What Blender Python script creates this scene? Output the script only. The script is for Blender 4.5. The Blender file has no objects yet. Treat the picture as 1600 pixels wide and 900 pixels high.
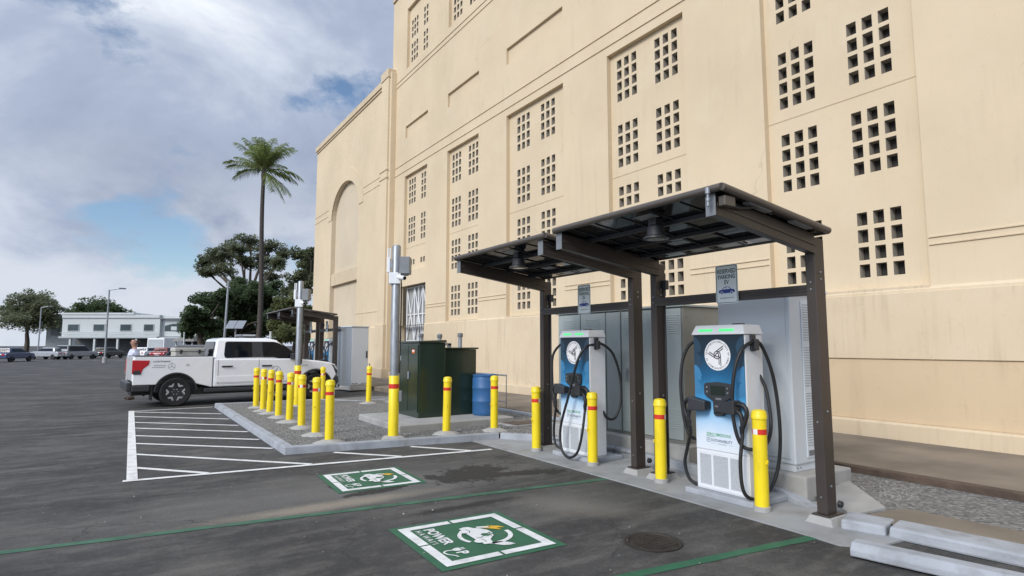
import bpy, bmesh, math, random
import numpy as np
from mathutils import Vector, Matrix
R = math.radians
scene = bpy.context.scene
COL = scene.collection
random.seed(7)

# ------------------------------------------------------------------ camera
CAM_H = 1.68
YAW = math.atan2(610, math.hypot(920, 90))
PITCH = math.atan(90/920)
cam_d = bpy.data.cameras.new('camera')
cam_d.sensor_width = 36.0
cam_d.lens = 36*920/1600
cam_d.clip_start = 0.05
cam_d.clip_end = 6000
cam = bpy.data.objects.new('camera', cam_d)
COL.objects.link(cam)
cam.location = (0, 0, CAM_H)
cam.rotation_euler = (R(90)+PITCH, 0, -YAW)
scene.camera = cam

# ------------------------------------------------------------------ sky and sun
SUN_EL, SUN_AZ = 33.0, 252.0          # compass: 0 = +Y, 90 = +X
world = bpy.data.worlds.new('World')
scene.world = world
world.use_nodes = True
nt = world.node_tree
for n in list(nt.nodes): nt.nodes.remove(n)
def N(t, nt=nt, **k):
    n = nt.nodes.new(t)
    for a, b in k.items(): setattr(n, a, b)
    return n
out = N('ShaderNodeOutputWorld'); bg = N('ShaderNodeBackground')
bg.inputs['Strength'].default_value = 0.10
nt.links.new(bg.outputs[0], out.inputs[0])
sky = N('ShaderNodeTexSky'); sky.sky_type = 'NISHITA'; sky.sun_disc = False
sky.sun_elevation = R(SUN_EL); sky.sun_rotation = R(SUN_AZ); sky.altitude = 10
sky.ozone_density = 2.5; sky.air_density = 1.0; sky.dust_density = 0.6
tc = N('ShaderNodeTexCoord')
sep = N('ShaderNodeSeparateXYZ'); nt.links.new(tc.outputs['Generated'], sep.inputs[0])
def math_n(op, a, b=None, clamp=False):
    m = N('ShaderNodeMath'); m.operation = op; m.use_clamp = clamp
    for i, v in enumerate((a, b)):
        if v is None: continue
        if hasattr(v, 'node'): nt.links.new(v, m.inputs[i])
        else: m.inputs[i].default_value = v
    return m.outputs[0]
cmb = N('ShaderNodeCombineXYZ')
nt.links.new(sep.outputs[0], cmb.inputs[0]); nt.links.new(sep.outputs[1], cmb.inputs[1])
nt.links.new(math_n('MULTIPLY', sep.outputs[2], 1.6), cmb.inputs[2])
def noise(scale, detail=8, rough=0.55, dist=0.0, loc=(0, 0, 0)):
    mp = N('ShaderNodeMapping'); mp.inputs['Location'].default_value = loc
    nt.links.new(cmb.outputs[0], mp.inputs[0])
    n = N('ShaderNodeTexNoise'); n.inputs['Scale'].default_value = scale
    n.inputs['Detail'].default_value = detail; n.inputs['Roughness'].default_value = rough
    n.inputs['Distortion'].default_value = dist
    nt.links.new(mp.outputs[0], n.inputs['Vector'])
    return n.outputs['Fac']
def ramp(fac, stops, nt=nt):
    r = N('ShaderNodeValToRGB', nt); e = r.color_ramp.elements
    e[0].position, e[0].color = stops[0][0], (*stops[0][1], 1)
    e[1].position, e[1].color = stops[-1][0], (*stops[-1][1], 1)
    for p, c in stops[1:-1]:
        k = e.new(p); k.color = (*c, 1)
    nt.links.new(fac, r.inputs[0])
    return r.outputs[0]
SKYLOC = (40, 3, 1)
cloud_shade = ramp(noise(2.6, 10, 0.58, 0.3, SKYLOC),
                   [(0.30, (2.3, 2.75, 3.75)), (0.46, (3.15, 3.65, 4.7)), (0.57, (4.5, 5.0, 5.9)), (0.70, (6.7, 7.0, 7.5))])
low = math_n('MULTIPLY', math_n('SUBTRACT', 0.10, sep.outputs[2], True), 2.2)      # cloud closes up towards the horizon
def gap(d, inner, outer, amt):
    v = N('ShaderNodeVectorMath'); v.operation = 'DOT_PRODUCT'; nt.links.new(tc.outputs['Generated'], v.inputs[0]); v.inputs[1].default_value = Vector(d).normalized()
    r_ = N('ShaderNodeMapRange'); r_.interpolation_type = 'SMOOTHSTEP'; nt.links.new(v.outputs['Value'], r_.inputs[0])
    r_.inputs['From Min'].default_value = math.cos(R(outer)); r_.inputs['From Max'].default_value = math.cos(R(inner)); r_.inputs['To Max'].default_value = amt
    return r_.outputs[0]
holes_ = math_n('ADD', math_n('ADD', gap((0.0, 1.16, 0.165), 0.5, 7.5, 0.20), gap((-0.30, 1.10, 0.16), 0.5, 8.0, 0.20)), gap((0.07, 1.12, 0.31), 0.0, 3.5, 0.10))
dens = noise(2.2, 9, 0.55, 0.35, (8, 42, 3))
fine = noise(7.0, 8, 0.6, 0.2, (3, 9, 1))
cover = ramp(math_n('SUBTRACT', math_n('ADD', math_n('ADD', dens, low), math_n('MULTIPLY', math_n('SUBTRACT', fine, 0.5), 0.42)), holes_), [(0.36, (0, 0, 0)), (0.44, (1, 1, 1))])
# bright heaps low down
heap = N('ShaderNodeMapRange'); heap.interpolation_type = 'SMOOTHSTEP'
nt.links.new(sep.outputs[2], heap.inputs[0]); heap.inputs['From Min'].default_value = 0.34; heap.inputs['From Max'].default_value = 0.10
hm = math_n('MULTIPLY', heap.outputs[0], ramp(noise(5.0, 9, 0.58, 0.2, (12, 4, 7)), [(0.42, (0, 0, 0)), (0.62, (0.9, 0.9, 0.9))]))
hx = N('ShaderNodeMix'); hx.data_type = 'RGBA'; nt.links.new(hm, hx.inputs[0]); nt.links.new(cloud_shade, hx.inputs[6]); hx.inputs[7].default_value = (5.1, 5.45, 6.05, 1)
cloud_shade = hx.outputs[2]
mix = N('ShaderNodeMix'); mix.data_type = 'RGBA'
nt.links.new(cover, mix.inputs[0]); nt.links.new(sky.outputs[0], mix.inputs[6]); nt.links.new(cloud_shade, mix.inputs[7])
# thin bright cloud round the hidden sun
sv = N('ShaderNodeVectorMath'); sv.operation = 'DOT_PRODUCT'
nt.links.new(tc.outputs['Generated'], sv.inputs[0])
sv.inputs[1].default_value = (math.sin(R(SUN_AZ))*math.cos(R(SUN_EL)), math.cos(R(SUN_AZ))*math.cos(R(SUN_EL)), math.sin(R(SUN_EL)))
veil = math_n('ADD', math_n('MULTIPLY', math_n('POWER', math_n('MAXIMUM', sv.outputs['Value'], 0.0), 1.6), 1.2), 1.0)
vm = N('ShaderNodeVectorMath'); vm.operation = 'SCALE'
nt.links.new(mix.outputs[2], vm.inputs[0]); nt.links.new(veil, vm.inputs['Scale'])
nt.links.new(vm.outputs[0], bg.inputs['Color'])

sun_d = bpy.data.lights.new('sun', 'SUN'); sun_d.energy = 1.8; sun_d.angle = R(20); sun_d.color = (1.0, 0.96, 0.90)
sun = bpy.data.objects.new('sun', sun_d); COL.objects.link(sun)
sd = Vector((math.sin(R(SUN_AZ))*math.cos(R(SUN_EL)), math.cos(R(SUN_AZ))*math.cos(R(SUN_EL)), math.sin(R(SUN_EL))))
sun.rotation_euler = sd.to_track_quat('Z', 'Y').to_euler()

scene.view_settings.view_transform = 'Standard'
scene.view_settings.look = 'None'
scene.view_settings.exposure = 0.47
scene.view_settings.gamma = 1.0
scene.render.resolution_x, scene.render.resolution_y = 1024, 576

# ------------------------------------------------------------------ materials
def pm(name, col, rough=0.6, metal=0.0, var=0.12, scale=6.0, bump=0.0, bscale=60.0, coat=0.0, streak=None,
       spec=0.5, stretch=(1, 1, 1), emit=None, detail=6):
    m = bpy.data.materials.new(name); m.use_nodes = True
    t = m.node_tree; b = t.nodes['Principled BSDF']
    b.inputs['Roughness'].default_value = rough; b.inputs['Metallic'].default_value = metal
    b.inputs['Specular IOR Level'].default_value = spec
    b.inputs['Coat Weight'].default_value = coat; b.inputs['Coat Roughness'].default_value = 0.08
    c = t.nodes.new('ShaderNodeTexCoord')
    mp = t.nodes.new('ShaderNodeMapping'); mp.inputs['Scale'].default_value = stretch
    t.links.new(c.outputs['Object'], mp.inputs[0])
    n = t.nodes.new('ShaderNodeTexNoise'); n.inputs['Scale'].default_value = scale; n.inputs['Detail'].default_value = detail
    t.links.new(mp.outputs[0], n.inputs['Vector'])
    lo = tuple(max(0, x*(1-var)) for x in col); hi = tuple(min(1, x*(1+var)) for x in col)
    r = ramp(n.outputs['Fac'], [(0.3, lo), (0.7, hi)], t)
    if streak:
        sc, colr, amt, axis_scale = streak
        mp2 = t.nodes.new('ShaderNodeMapping'); mp2.inputs['Scale'].default_value = axis_scale
        t.links.new(c.outputs['Object'], mp2.inputs[0])
        n2 = t.nodes.new('ShaderNodeTexNoise'); n2.inputs['Scale'].default_value = sc; n2.inputs['Detail'].default_value = 8
        n2.inputs['Roughness'].default_value = 0.6
        t.links.new(mp2.outputs[0], n2.inputs['Vector'])
        f = ramp(n2.outputs['Fac'], [(0.5, (0, 0, 0)), (0.75, (amt,)*3)], t)
        mx = t.nodes.new('ShaderNodeMix'); mx.data_type = 'RGBA'
        t.links.new(f, mx.inputs[0]); t.links.new(r, mx.inputs[6]); mx.inputs[7].default_value = (*colr, 1)
        r = mx.outputs[2]
    t.links.new(r, b.inputs['Base Color'])
    if bump:
        n3 = t.nodes.new('ShaderNodeTexNoise'); n3.inputs['Scale'].default_value = bscale; n3.inputs['Detail'].default_value = 4
        t.links.new(mp.outputs[0], n3.inputs['Vector'])
        bp = t.nodes.new('ShaderNodeBump'); bp.inputs['Strength'].default_value = bump; bp.inputs['Distance'].default_value = 0.02
        t.links.new(n3.outputs['Fac'], bp.inputs['Height']); t.links.new(bp.outputs[0], b.inputs['Normal'])
    if emit:
        b.inputs['Emission Color'].default_value = (*emit[0], 1); b.inputs['Emission Strength'].default_value = emit[1]
    return m

M = {}
def stucco(name, col, warm, dirt, drip, patch):
    m = bpy.data.materials.new(name); m.use_nodes = True
    t = m.node_tree; b = t.nodes['Principled BSDF']; b.inputs['Roughness'].default_value = 0.92; b.inputs['Specular IOR Level'].default_value = 0.25
    c = t.nodes.new('ShaderNodeTexCoord')
    def nz(scale, detail, st=(1, 1, 1), rough=0.6, loc=(0, 0, 0), dist=0.0):
        mp = t.nodes.new('ShaderNodeMapping'); mp.inputs['Scale'].default_value = st; mp.inputs['Location'].default_value = loc
        t.links.new(c.outputs['Object'], mp.inputs[0])
        n = t.nodes.new('ShaderNodeTexNoise'); n.inputs['Scale'].default_value = scale; n.inputs['Detail'].default_value = detail; n.inputs['Roughness'].default_value = rough; n.inputs['Distortion'].default_value = dist
        t.links.new(mp.outputs[0], n.inputs['Vector']); return n.outputs['Fac']
    def mixc(f, a, bb, mode='MIX'):
        x = t.nodes.new('ShaderNodeMix'); x.data_type = 'RGBA'; x.blend_type = mode; t.links.new(f, x.inputs[0])
        for i_, v in ((6, a), (7, bb)):
            if isinstance(v, tuple): x.inputs[i_].default_value = (*v, 1)
            else: t.links.new(v, x.inputs[i_])
        return x.outputs[2]
    def mul(a, bb):
        x = t.nodes.new('ShaderNodeMath'); x.operation = 'MULTIPLY'; t.links.new(a, x.inputs[0]); t.links.new(bb, x.inputs[1]); return x.outputs[0]
    k = lambda f, lo, hi, amt: ramp(f, [(lo, (0, 0, 0)), (hi, (amt,)*3)], t)
    base = ramp(nz(0.32, 9, rough=0.55), [(0.32, tuple(x*0.93 for x in col)), (0.68, tuple(min(1, x*1.06) for x in col))], t)
    base = mixc(k(nz(0.9, 6, loc=(4, 2, 1)), 0.50, 0.66, patch), base, warm)                       # patchy recoating
    base = mixc(mul(k(nz(5.0, 6, (1, 1, 0.07), loc=(1, 7, 0)), 0.52, 0.68, 1.0), k(nz(0.6, 4, loc=(9, 1, 3)), 0.46, 0.62, drip)), base, dirt)   # rain runs
    base = mixc(mul(k(nz(14.0, 5, (1, 1, 0.05), loc=(3, 1, 0)), 0.56, 0.70, 1.0), k(nz(0.8, 4, loc=(2, 8, 5)), 0.48, 0.62, drip*0.8)), base, dirt)
    base = mixc(k(nz(7.0, 8, rough=0.7), 0.58, 0.74, 0.30), base, dirt)                            # small scabs
    v = t.nodes.new('ShaderNodeTexVoronoi'); v.feature = 'DISTANCE_TO_EDGE'; v.inputs['Scale'].default_value = 0.35
    w1 = t.nodes.new('ShaderNodeTexNoise'); w1.inputs['Scale'].default_value = 1.6; w1.inputs['Detail'].default_value = 6; t.links.new(c.outputs['Object'], w1.inputs['Vector'])
    w2 = t.nodes.new('ShaderNodeVectorMath'); w2.operation = 'SCALE'; w2.inputs['Scale'].default_value = 0.9; t.links.new(w1.outputs['Color'], w2.inputs[0])
    w3 = t.nodes.new('ShaderNodeVectorMath'); w3.operation = 'ADD'; t.links.new(c.outputs['Object'], w3.inputs[0]); t.links.new(w2.outputs[0], w3.inputs[1]); t.links.new(w3.outputs[0], v.inputs['Vector'])
    base = mixc(mul(ramp(v.outputs['Distance'], [(0, (1, 1, 1)), (0.006, (0, 0, 0))], t), k(nz(0.4, 3, loc=(6, 6, 2)), 0.54, 0.62, 0.3)), base, tuple(x*0.6 for x in dirt))   # hairline cracks
    t.links.new(base, b.inputs['Base Color'])
    bp = t.nodes.new('ShaderNodeBump'); bp.inputs['Strength'].default_value = 0.12; bp.inputs['Distance'].default_value = 0.02
    t.links.new(nz(38, 5), bp.inputs['Height']); t.links.new(bp.outputs[0], b.inputs['Normal'])
    return m
M['stucco'] = stucco('stucco', (0.64, 0.522, 0.36), (0.665, 0.555, 0.40), (0.47, 0.38, 0.275), 0.30, 0.5)
M['stucco_low'] = stucco('stucco_base', (0.62, 0.505, 0.35), (0.66, 0.55, 0.40), (0.40, 0.31, 0.215), 0.55, 0.6)
M['stucco_trim'] = stucco('stucco_trim', (0.58, 0.47, 0.325), (0.62, 0.51, 0.36), (0.36, 0.28, 0.20), 0.7, 0.5)
M['grille_dark'] = pm('grille_screen', (0.032, 0.028, 0.024), 0.8, var=0.3, scale=3)
M['grille_side'] = pm('grille_reveal', (0.36, 0.32, 0.26), 0.9, var=0.12, scale=3)
M['concrete'] = pm('concrete', (0.36, 0.355, 0.34), 0.85, var=0.16, scale=2.2, bump=0.25, bscale=45, detail=9,
                   streak=(1.4, (0.22, 0.21, 0.195), 0.5, (1, 1, 1)))
M['concrete_kerb'] = pm('kerb_paint', (0.34, 0.36, 0.39), 0.75, var=0.16, scale=3, bump=0.25, bscale=40, detail=10,
                        streak=(3.5, (0.17, 0.165, 0.155), 0.7, (1, 1, 1)))
M['apron'] = pm('apron_concrete', (0.315, 0.325, 0.33), 0.75, var=0.15, scale=1.6, bump=0.12, bscale=50, detail=10,
                 streak=(1.8, (0.175, 0.17, 0.155), 0.75, (1, 1, 1)))
M['sidewalk'] = pm('old_sidewalk', (0.21, 0.175, 0.135), 0.9, var=0.25, scale=1.2, bump=0.3, bscale=30, detail=9,
                   streak=(0.8, (0.10, 0.085, 0.065), 0.6, (1, 1, 1)))
M['white_paint'] = pm('road_paint', (0.72, 0.72, 0.70), 0.7, var=0.10, scale=5, streak=(7, (0.28, 0.28, 0.27), 0.55, (1, 1, 1)))
M['green_paint'] = pm('green_paint', (0.024, 0.115, 0.058), 0.65, var=0.14, scale=4, detail=9, streak=(6, (0.07, 0.14, 0.095), 0.5, (1, 1, 1)))
M['green_worn'] = pm('worn_green_paint', (0.045, 0.125, 0.075), 0.75, var=0.3, scale=5, detail=9, streak=(4, (0.075, 0.085, 0.075), 0.95, (1, 1, 1)))
M['amber'] = pm('amber_paint', (0.72, 0.42, 0.03), 0.65, var=0.1)
M['yellow'] = pm('yellow_sleeve', (0.86, 0.66, 0.015), 0.38, var=0.05, scale=3, streak=(5, (0.36, 0.25, 0.05), 0.55, (1, 1, 0.35)))
M['red_tape'] = pm('red_tape', (0.62, 0.035, 0.02), 0.4, var=0.05)
M['white_tape'] = pm('white_tape', (0.78, 0.77, 0.74), 0.4, var=0.05)
M['bronze'] = pm('bronze_metal', (0.062, 0.050, 0.043), 0.42, metal=0.25, var=0.10, scale=4)
M['bronze_light'] = pm('bronze_fascia', (0.11, 0.094, 0.082), 0.38, metal=0.3, var=0.10, scale=3)
M['pv'] = pm('solar_glass', (0.010, 0.011, 0.013), 0.07, var=0.3, scale=4, spec=0.7)
M['galv'] = pm('galvanised', (0.30, 0.32, 0.34), 0.45, metal=0.6, var=0.22, scale=9, stretch=(1, 1, 0.4))
M['galv_dark'] = pm('grey_metal', (0.20, 0.21, 0.22), 0.5, metal=0.3, var=0.1)
M['white_plastic'] = pm('white_plastic', (0.76, 0.77, 0.78), 0.35, var=0.03)
M['white_metal'] = pm('white_powder_coat', (0.72, 0.74, 0.76), 0.35, var=0.03, coat=0.2)
M['cab_grey'] = pm('grey_green_enamel', (0.30, 0.34, 0.335), 0.42, var=0.06, scale=2, streak=(2, (0.16, 0.19, 0.185), 0.4, (1, 1, 0.3)))
M['cab_end'] = pm('brown_grey_enamel', (0.20, 0.205, 0.185), 0.45, var=0.08, scale=2)
M['cab_white'] = pm('pale_grey_enamel', (0.58, 0.62, 0.65), 0.38, var=0.04, scale=1.2)
M['cab_vent'] = pm('vent_slats', (0.62, 0.66, 0.69), 0.45, var=0.04)
M['vent_shade'] = pm('vent_slit', (0.33, 0.36, 0.38), 0.6, var=0.1)
M['black_slot'] = pm('dark_slot', (0.03, 0.032, 0.033), 0.7, var=0.1)
M['tx_green'] = pm('transformer_green', (0.015, 0.030, 0.019), 0.18, var=0.10, scale=1.5, coat=0.3)
M['blue_drum'] = pm('blue_plastic', (0.035, 0.13, 0.31), 0.45, var=0.10, scale=4)
M['black_rubber'] = pm('black_rubber', (0.014, 0.014, 0.016), 0.5, var=0.2)
M['black_plastic'] = pm('black_plastic', (0.030, 0.032, 0.036), 0.45, var=0.1)
M['screen'] = pm('lcd_screen', (0.02, 0.028, 0.024), 0.12, var=0.1)
M['led'] = pm('green_led', (0.1, 0.8, 0.25), 0.4, var=0.05, emit=((0.10, 0.9, 0.25), 0.35))
M['ink_dark'] = pm('dark_ink', (0.012, 0.014, 0.03), 0.5, var=0.05)
M['ink_green'] = pm('green_ink', (0.05, 0.30, 0.13), 0.5, var=0.05)
M['ink_blue'] = pm('blue_ink', (0.02, 0.05, 0.30), 0.5, var=0.05)
M['ink_sign'] = pm('sign_green_ink', (0.015, 0.09, 0.065), 0.5, var=0.05)
M['ink_grey'] = pm('grey_ink', (0.30, 0.31, 0.33), 0.5, var=0.05)
M['ink_gold'] = pm('gold_ink', (0.45, 0.28, 0.06), 0.5, var=0.05)
M['ink_navy'] = pm('navy_ink', (0.05, 0.06, 0.12), 0.5, var=0.05)
M['decal_white'] = pm('decal_white', (0.80, 0.80, 0.80), 0.5, var=0.03)
M['sign_face'] = pm('sign_sheet', (0.85, 0.9, 0.9), 0.35, var=0.04)
M['petal'] = pm('petal_print', (0.020, 0.054, 0.092), 0.4, var=0.05)
M['petal_light'] = pm('petal_print_light', (0.045, 0.20, 0.385), 0.4, var=0.05)
M['truck_white'] = pm('truck_paint', (0.84, 0.85, 0.87), 0.22, var=0.02, coat=0.6)
M['glass'] = pm('tinted_glass', (0.004, 0.006, 0.010), 0.05, var=0.1, spec=0.22)
M['tyre'] = pm('tyre_rubber', (0.012, 0.012, 0.013), 0.75, var=0.2)
M['alloy'] = pm('alloy', (0.58, 0.58, 0.60), 0.3, metal=0.8, var=0.05)
M['tail_red'] = pm('tail_lens', (0.50, 0.012, 0.02), 0.15, var=0.1, coat=0.5)
M['head_lens'] = pm('head_lens', (0.45, 0.47, 0.50), 0.12, var=0.1, coat=0.5)
M['beige_box'] = pm('toolbox', (0.46, 0.45, 0.40), 0.5, var=0.08)
M['skin'] = pm('skin', (0.42, 0.235, 0.16), 0.5, var=0.08, scale=12)
M['hair'] = pm('hair', (0.045, 0.035, 0.03), 0.6, var=0.2)
M['shirt'] = pm('aloha_shirt', (0.56, 0.58, 0.72), 0.8, var=0.25, scale=14)
M['trousers'] = pm('navy_trousers', (0.02, 0.028, 0.05), 0.8, var=0.15)
M['shoe'] = pm('brown_shoe', (0.07, 0.045, 0.03), 0.5, var=0.15)
M['bark'] = pm('bark', (0.085, 0.07, 0.055), 0.9, var=0.3, scale=3, bump=0.4, bscale=9)
M['palm_bark'] = pm('palm_bark', (0.060, 0.050, 0.043), 0.9, var=0.35, scale=4, bump=0.4, bscale=9, stretch=(1, 1, 4))
M['frond'] = pm('palm_frond', (0.20, 0.25, 0.07), 0.5, var=0.45, scale=0.7)
M['leaf_dark'] = pm('dark_leaves', (0.072, 0.108, 0.045), 0.6, var=0.45, scale=1.1)
M['leaf_mid'] = pm('olive_leaves', (0.13, 0.15, 0.08), 0.6, var=0.45, scale=0.9)
M['leaf_light'] = pm('light_leaves', (0.15, 0.17, 0.065), 0.6, var=0.4, scale=0.9)
M['bldg_white'] = pm('pale_render', (0.52, 0.55, 0.55), 0.8, var=0.06, scale=0.3)
M['bldg_trim'] = pm('grey_render', (0.40, 0.43, 0.44), 0.8, var=0.06)
M['far_window'] = pm('far_glass', (0.035, 0.055, 0.06), 0.15, var=0.3, scale=0.5)
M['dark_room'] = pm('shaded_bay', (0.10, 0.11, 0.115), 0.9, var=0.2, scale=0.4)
M['hut_roof'] = pm('hut_shingle', (0.22, 0.21, 0.19), 0.9, var=0.2, scale=3)
M['car_red'] = pm('red_car_paint', (0.24, 0.02, 0.03), 0.25, var=0.05, coat=0.5)
M['car_grey'] = pm('charcoal_car_paint', (0.05, 0.055, 0.065), 0.25, var=0.05, coat=0.5)
M['iron'] = pm('cast_iron', (0.040, 0.034, 0.028), 0.6, metal=0.3, var=0.3, scale=9)
M['steel_lid'] = pm('rusty_lid', (0.10, 0.075, 0.06), 0.7, var=0.25, scale=5)
M['solar'] = pm('parking_solar', (0.22, 0.24, 0.27), 0.25, var=0.1)

def translucent_leaf(m, amt):
    t = m.node_tree; b = t.nodes['Principled BSDF']; o = t.nodes['Material Output']
    tr = t.nodes.new('ShaderNodeBsdfTranslucent'); mx = t.nodes.new('ShaderNodeMixShader'); mx.inputs[0].default_value = amt
    l = b.inputs['Base Color'].links[0].from_socket; g_ = t.nodes.new('ShaderNodeGamma'); g_.inputs['Gamma'].default_value = 0.8
    t.links.new(l, g_.inputs[0]); t.links.new(g_.outputs[0], tr.inputs['Color'])
    t.links.new(b.outputs[0], mx.inputs[1]); t.links.new(tr.outputs[0], mx.inputs[2]); t.links.new(mx.outputs[0], o.inputs['Surface'])
for k_ in ('leaf_dark', 'leaf_mid', 'leaf_light', 'frond'): translucent_leaf(M[k_], 0.45)
def graphic_mat():
    m = bpy.data.materials.new('printed_panel'); m.use_nodes = True
    t = m.node_tree; b = t.nodes['Principled BSDF']; b.inputs['Roughness'].default_value = 0.4; b.inputs['Specular IOR Level'].default_value = 0.3
    c = t.nodes.new('ShaderNodeTexCoord'); s = t.nodes.new('ShaderNodeSeparateXYZ')
    t.links.new(c.outputs['Object'], s.inputs[0])
    n = t.nodes.new('ShaderNodeTexNoise'); n.inputs['Scale'].default_value = 3.2; n.inputs['Detail'].default_value = 3
    t.links.new(c.outputs['Object'], n.inputs['Vector'])
    a = t.nodes.new('ShaderNodeMath'); a.operation = 'MULTIPLY_ADD'; a.inputs[1].default_value = 0.16
    t.links.new(n.outputs['Fac'], a.inputs[0]); t.links.new(s.outputs[2], a.inputs[2])
    mr = t.nodes.new('ShaderNodeMapRange'); mr.inputs['From Min'].default_value = 0.58; mr.inputs['From Max'].default_value = 1.92
    t.links.new(a.outputs[0], mr.inputs[0])
    col = ramp(mr.outputs[0], [(0.0, (0.72, 0.76, 0.80)), (0.14, (0.66, 0.74, 0.82)), (0.30, (0.26, 0.53, 0.80)),
                               (0.45, (0.05, 0.26, 0.50)), (0.62, (0.015, 0.11, 0.235)), (0.80, (0.014, 0.036, 0.062)), (1.0, (0.016, 0.026, 0.036))], t)
    t.links.new(col, b.inputs['Base Color'])
    return m
M['graphic'] = graphic_mat()

def asphalt_mat():
    m = bpy.data.materials.new('asphalt'); m.use_nodes = True
    t = m.node_tree; b = t.nodes['Principled BSDF']; b.inputs['Roughness'].default_value = 0.82
    c = t.nodes.new('ShaderNodeTexCoord')
    def nz(scale, detail, stretch=(1, 1, 1), rough=0.6, loc=(0, 0, 0), dist=0.0):
        mp = t.nodes.new('ShaderNodeMapping'); mp.inputs['Scale'].default_value = stretch; mp.inputs['Location'].default_value = loc
        t.links.new(c.outputs['Object'], mp.inputs[0])
        n = t.nodes.new('ShaderNodeTexNoise'); n.inputs['Scale'].default_value = scale; n.inputs['Detail'].default_value = detail
        n.inputs['Roughness'].default_value = rough; n.inputs['Distortion'].default_value = dist
        t.links.new(mp.outputs[0], n.inputs['Vector']); return n.outputs['Fac']
    def mixc(f, a, bcol):
        x = t.nodes.new('ShaderNodeMix'); x.data_type = 'RGBA'
        t.links.new(f, x.inputs[0])
        for i, v in ((6, a), (7, bcol)):
            if isinstance(v, tuple): x.inputs[i].default_value = (*v, 1)
            else: t.links.new(v, x.inputs[i])
        return x.outputs[2]
    def mul(a, bb):
        x = t.nodes.new('ShaderNodeMath'); x.operation = 'MULTIPLY'; t.links.new(a, x.inputs[0]); t.links.new(bb, x.inputs[1]); return x.outputs[0]
    def blob(cx, cy, rx, ry, ang=0.0, jag=0.5, jscale=1.4, edge=(0.0, 0.35), jr=0.65):
        # an irregular patch lying at a fixed place on the ground
        mp = t.nodes.new('ShaderNodeMapping'); mp.vector_type = 'TEXTURE'
        mp.inputs['Location'].default_value = (cx, cy, 0); mp.inputs['Rotation'].default_value = (0, 0, ang)
        mp.inputs['Scale'].default_value = (rx, ry, 1)
        t.links.new(c.outputs['Object'], mp.inputs[0])
        ln = t.nodes.new('ShaderNodeVectorMath'); ln.operation = 'LENGTH'; t.links.new(mp.outputs[0], ln.inputs[0])
        n = nz(jscale, 10, rough=jr, loc=(cx, cy, 0), dist=0.6)
        a = t.nodes.new('ShaderNodeMath'); a.operation = 'MULTIPLY_ADD'; a.inputs[1].default_value = jag*2.2
        t.links.new(n, a.inputs[0])
        s = t.nodes.new('ShaderNodeMath'); s.operation = 'SUBTRACT'; s.inputs[0].default_value = 1.0 - jag*1.1
        t.links.new(ln.outputs['Value'], s.inputs[1]); t.links.new(s.outputs[0], a.inputs[2])
        return ramp(a.outputs[0], [(edge[0], (0, 0, 0)), (edge[1], (1, 1, 1))], t)
    base = ramp(nz(0.55, 9), [(0.34, (0.025, 0.024, 0.023)), (0.5, (0.045, 0.0435, 0.041)), (0.66, (0.086, 0.082, 0.075))], t)
    base = mixc(ramp(nz(2.0, 9, (0.35, 1.5, 1)), [(0.50, (0, 0, 0)), (0.68, (0.75, 0.75, 0.75))], t), base, (0.125, 0.117, 0.104))
    base = mixc(ramp(nz(5.0, 8, (0.6, 1.2, 1), loc=(3, 1, 0)), [(0.54, (0, 0, 0)), (0.68, (0.6, 0.6, 0.6))], t), base, (0.112, 0.105, 0.095))
    base = mixc(ramp(nz(11, 9, (0.8, 1.0, 1), loc=(2, 9, 0), rough=0.75), [(0.5, (0, 0, 0)), (0.72, (0.55, 0.55, 0.55))], t), base, (0.12, 0.113, 0.102))
    base = mixc(ramp(nz(3.4, 9, (0.8, 1.0, 1), loc=(7, 5, 0), rough=0.7), [(0.50, (0, 0, 0)), (0.66, (0.7, 0.7, 0.7))], t), base, (0.030, 0.028, 0.0265))
    # grey dusty lane and sandy drift on the far stall, dusty arc on the near one
    for p, col, amt in (((2.6, 7.0, 4.2, 1.25, 0.0, 0.45, 0.9, (0.05, 0.9)), (0.135, 0.13, 0.12), 0.85),
                        ((1.9, 6.40, 1.7, 0.22, 0.02, 0.5, 1.2, (0.0, 0.7)), (0.26, 0.225, 0.175), 0.85),
                        ((4.1, 4.95, 1.0, 0.45, -0.9, 0.4, 1.2, (0.0, 1.0)), (0.20, 0.18, 0.145), 0.75),
                        ((4.3, 5.3, 1.1, 0.9, 0.0, 0.5, 0.8, (0.0, 1.0)), (0.145, 0.14, 0.125), 0.6)):
        f = blob(*p)
        k = t.nodes.new('ShaderNodeMath'); k.operation = 'MULTIPLY'; k.inputs[1].default_value = amt; t.links.new(f, k.inputs[0])
        base = mixc(k.outputs[0], base, col)
    # damp stains
    wet = None
    for p in ((3.95, 6.95, 0.62, 0.42, 0.5, 1.6, 4.5, (0.0, 0.10)), (4.55, 6.62, 0.5, 0.16, -0.2, 1.6, 6.0, (0.0, 0.10)), (4.92, 6.42, 0.22, 0.12, 0, 1.3, 4, (0.0, 0.12)),
              (2.28, 7.15, 0.12, 0.22, 0, 1.2, 3, (0.0, 0.12)), (2.55, 6.72, 0.40, 0.10, 0.1, 1.3, 4, (0.0, 0.12)),
              (3.42, 7.0, 0.10, 0.22, 0.2, 1.3, 4, (0.0, 0.12)), (3.05, 5.6, 0.9, 0.12, 0.0, 0.9, 3, (0.1, 0.6))):
        f = blob(*p, jr=0.78)
        if wet is None: wet = f
        else:
            x = t.nodes.new('ShaderNodeMath'); x.operation = 'MAXIMUM'; t.links.new(wet, x.inputs[0]); t.links.new(f, x.inputs[1]); wet = x.outputs[0]
    k = t.nodes.new('ShaderNodeMath'); k.operation = 'MULTIPLY'; k.inputs[1].default_value = 0.92; t.links.new(wet, k.inputs[0])
    base = mixc(k.outputs[0], base, (0.020, 0.018, 0.015))
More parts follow.
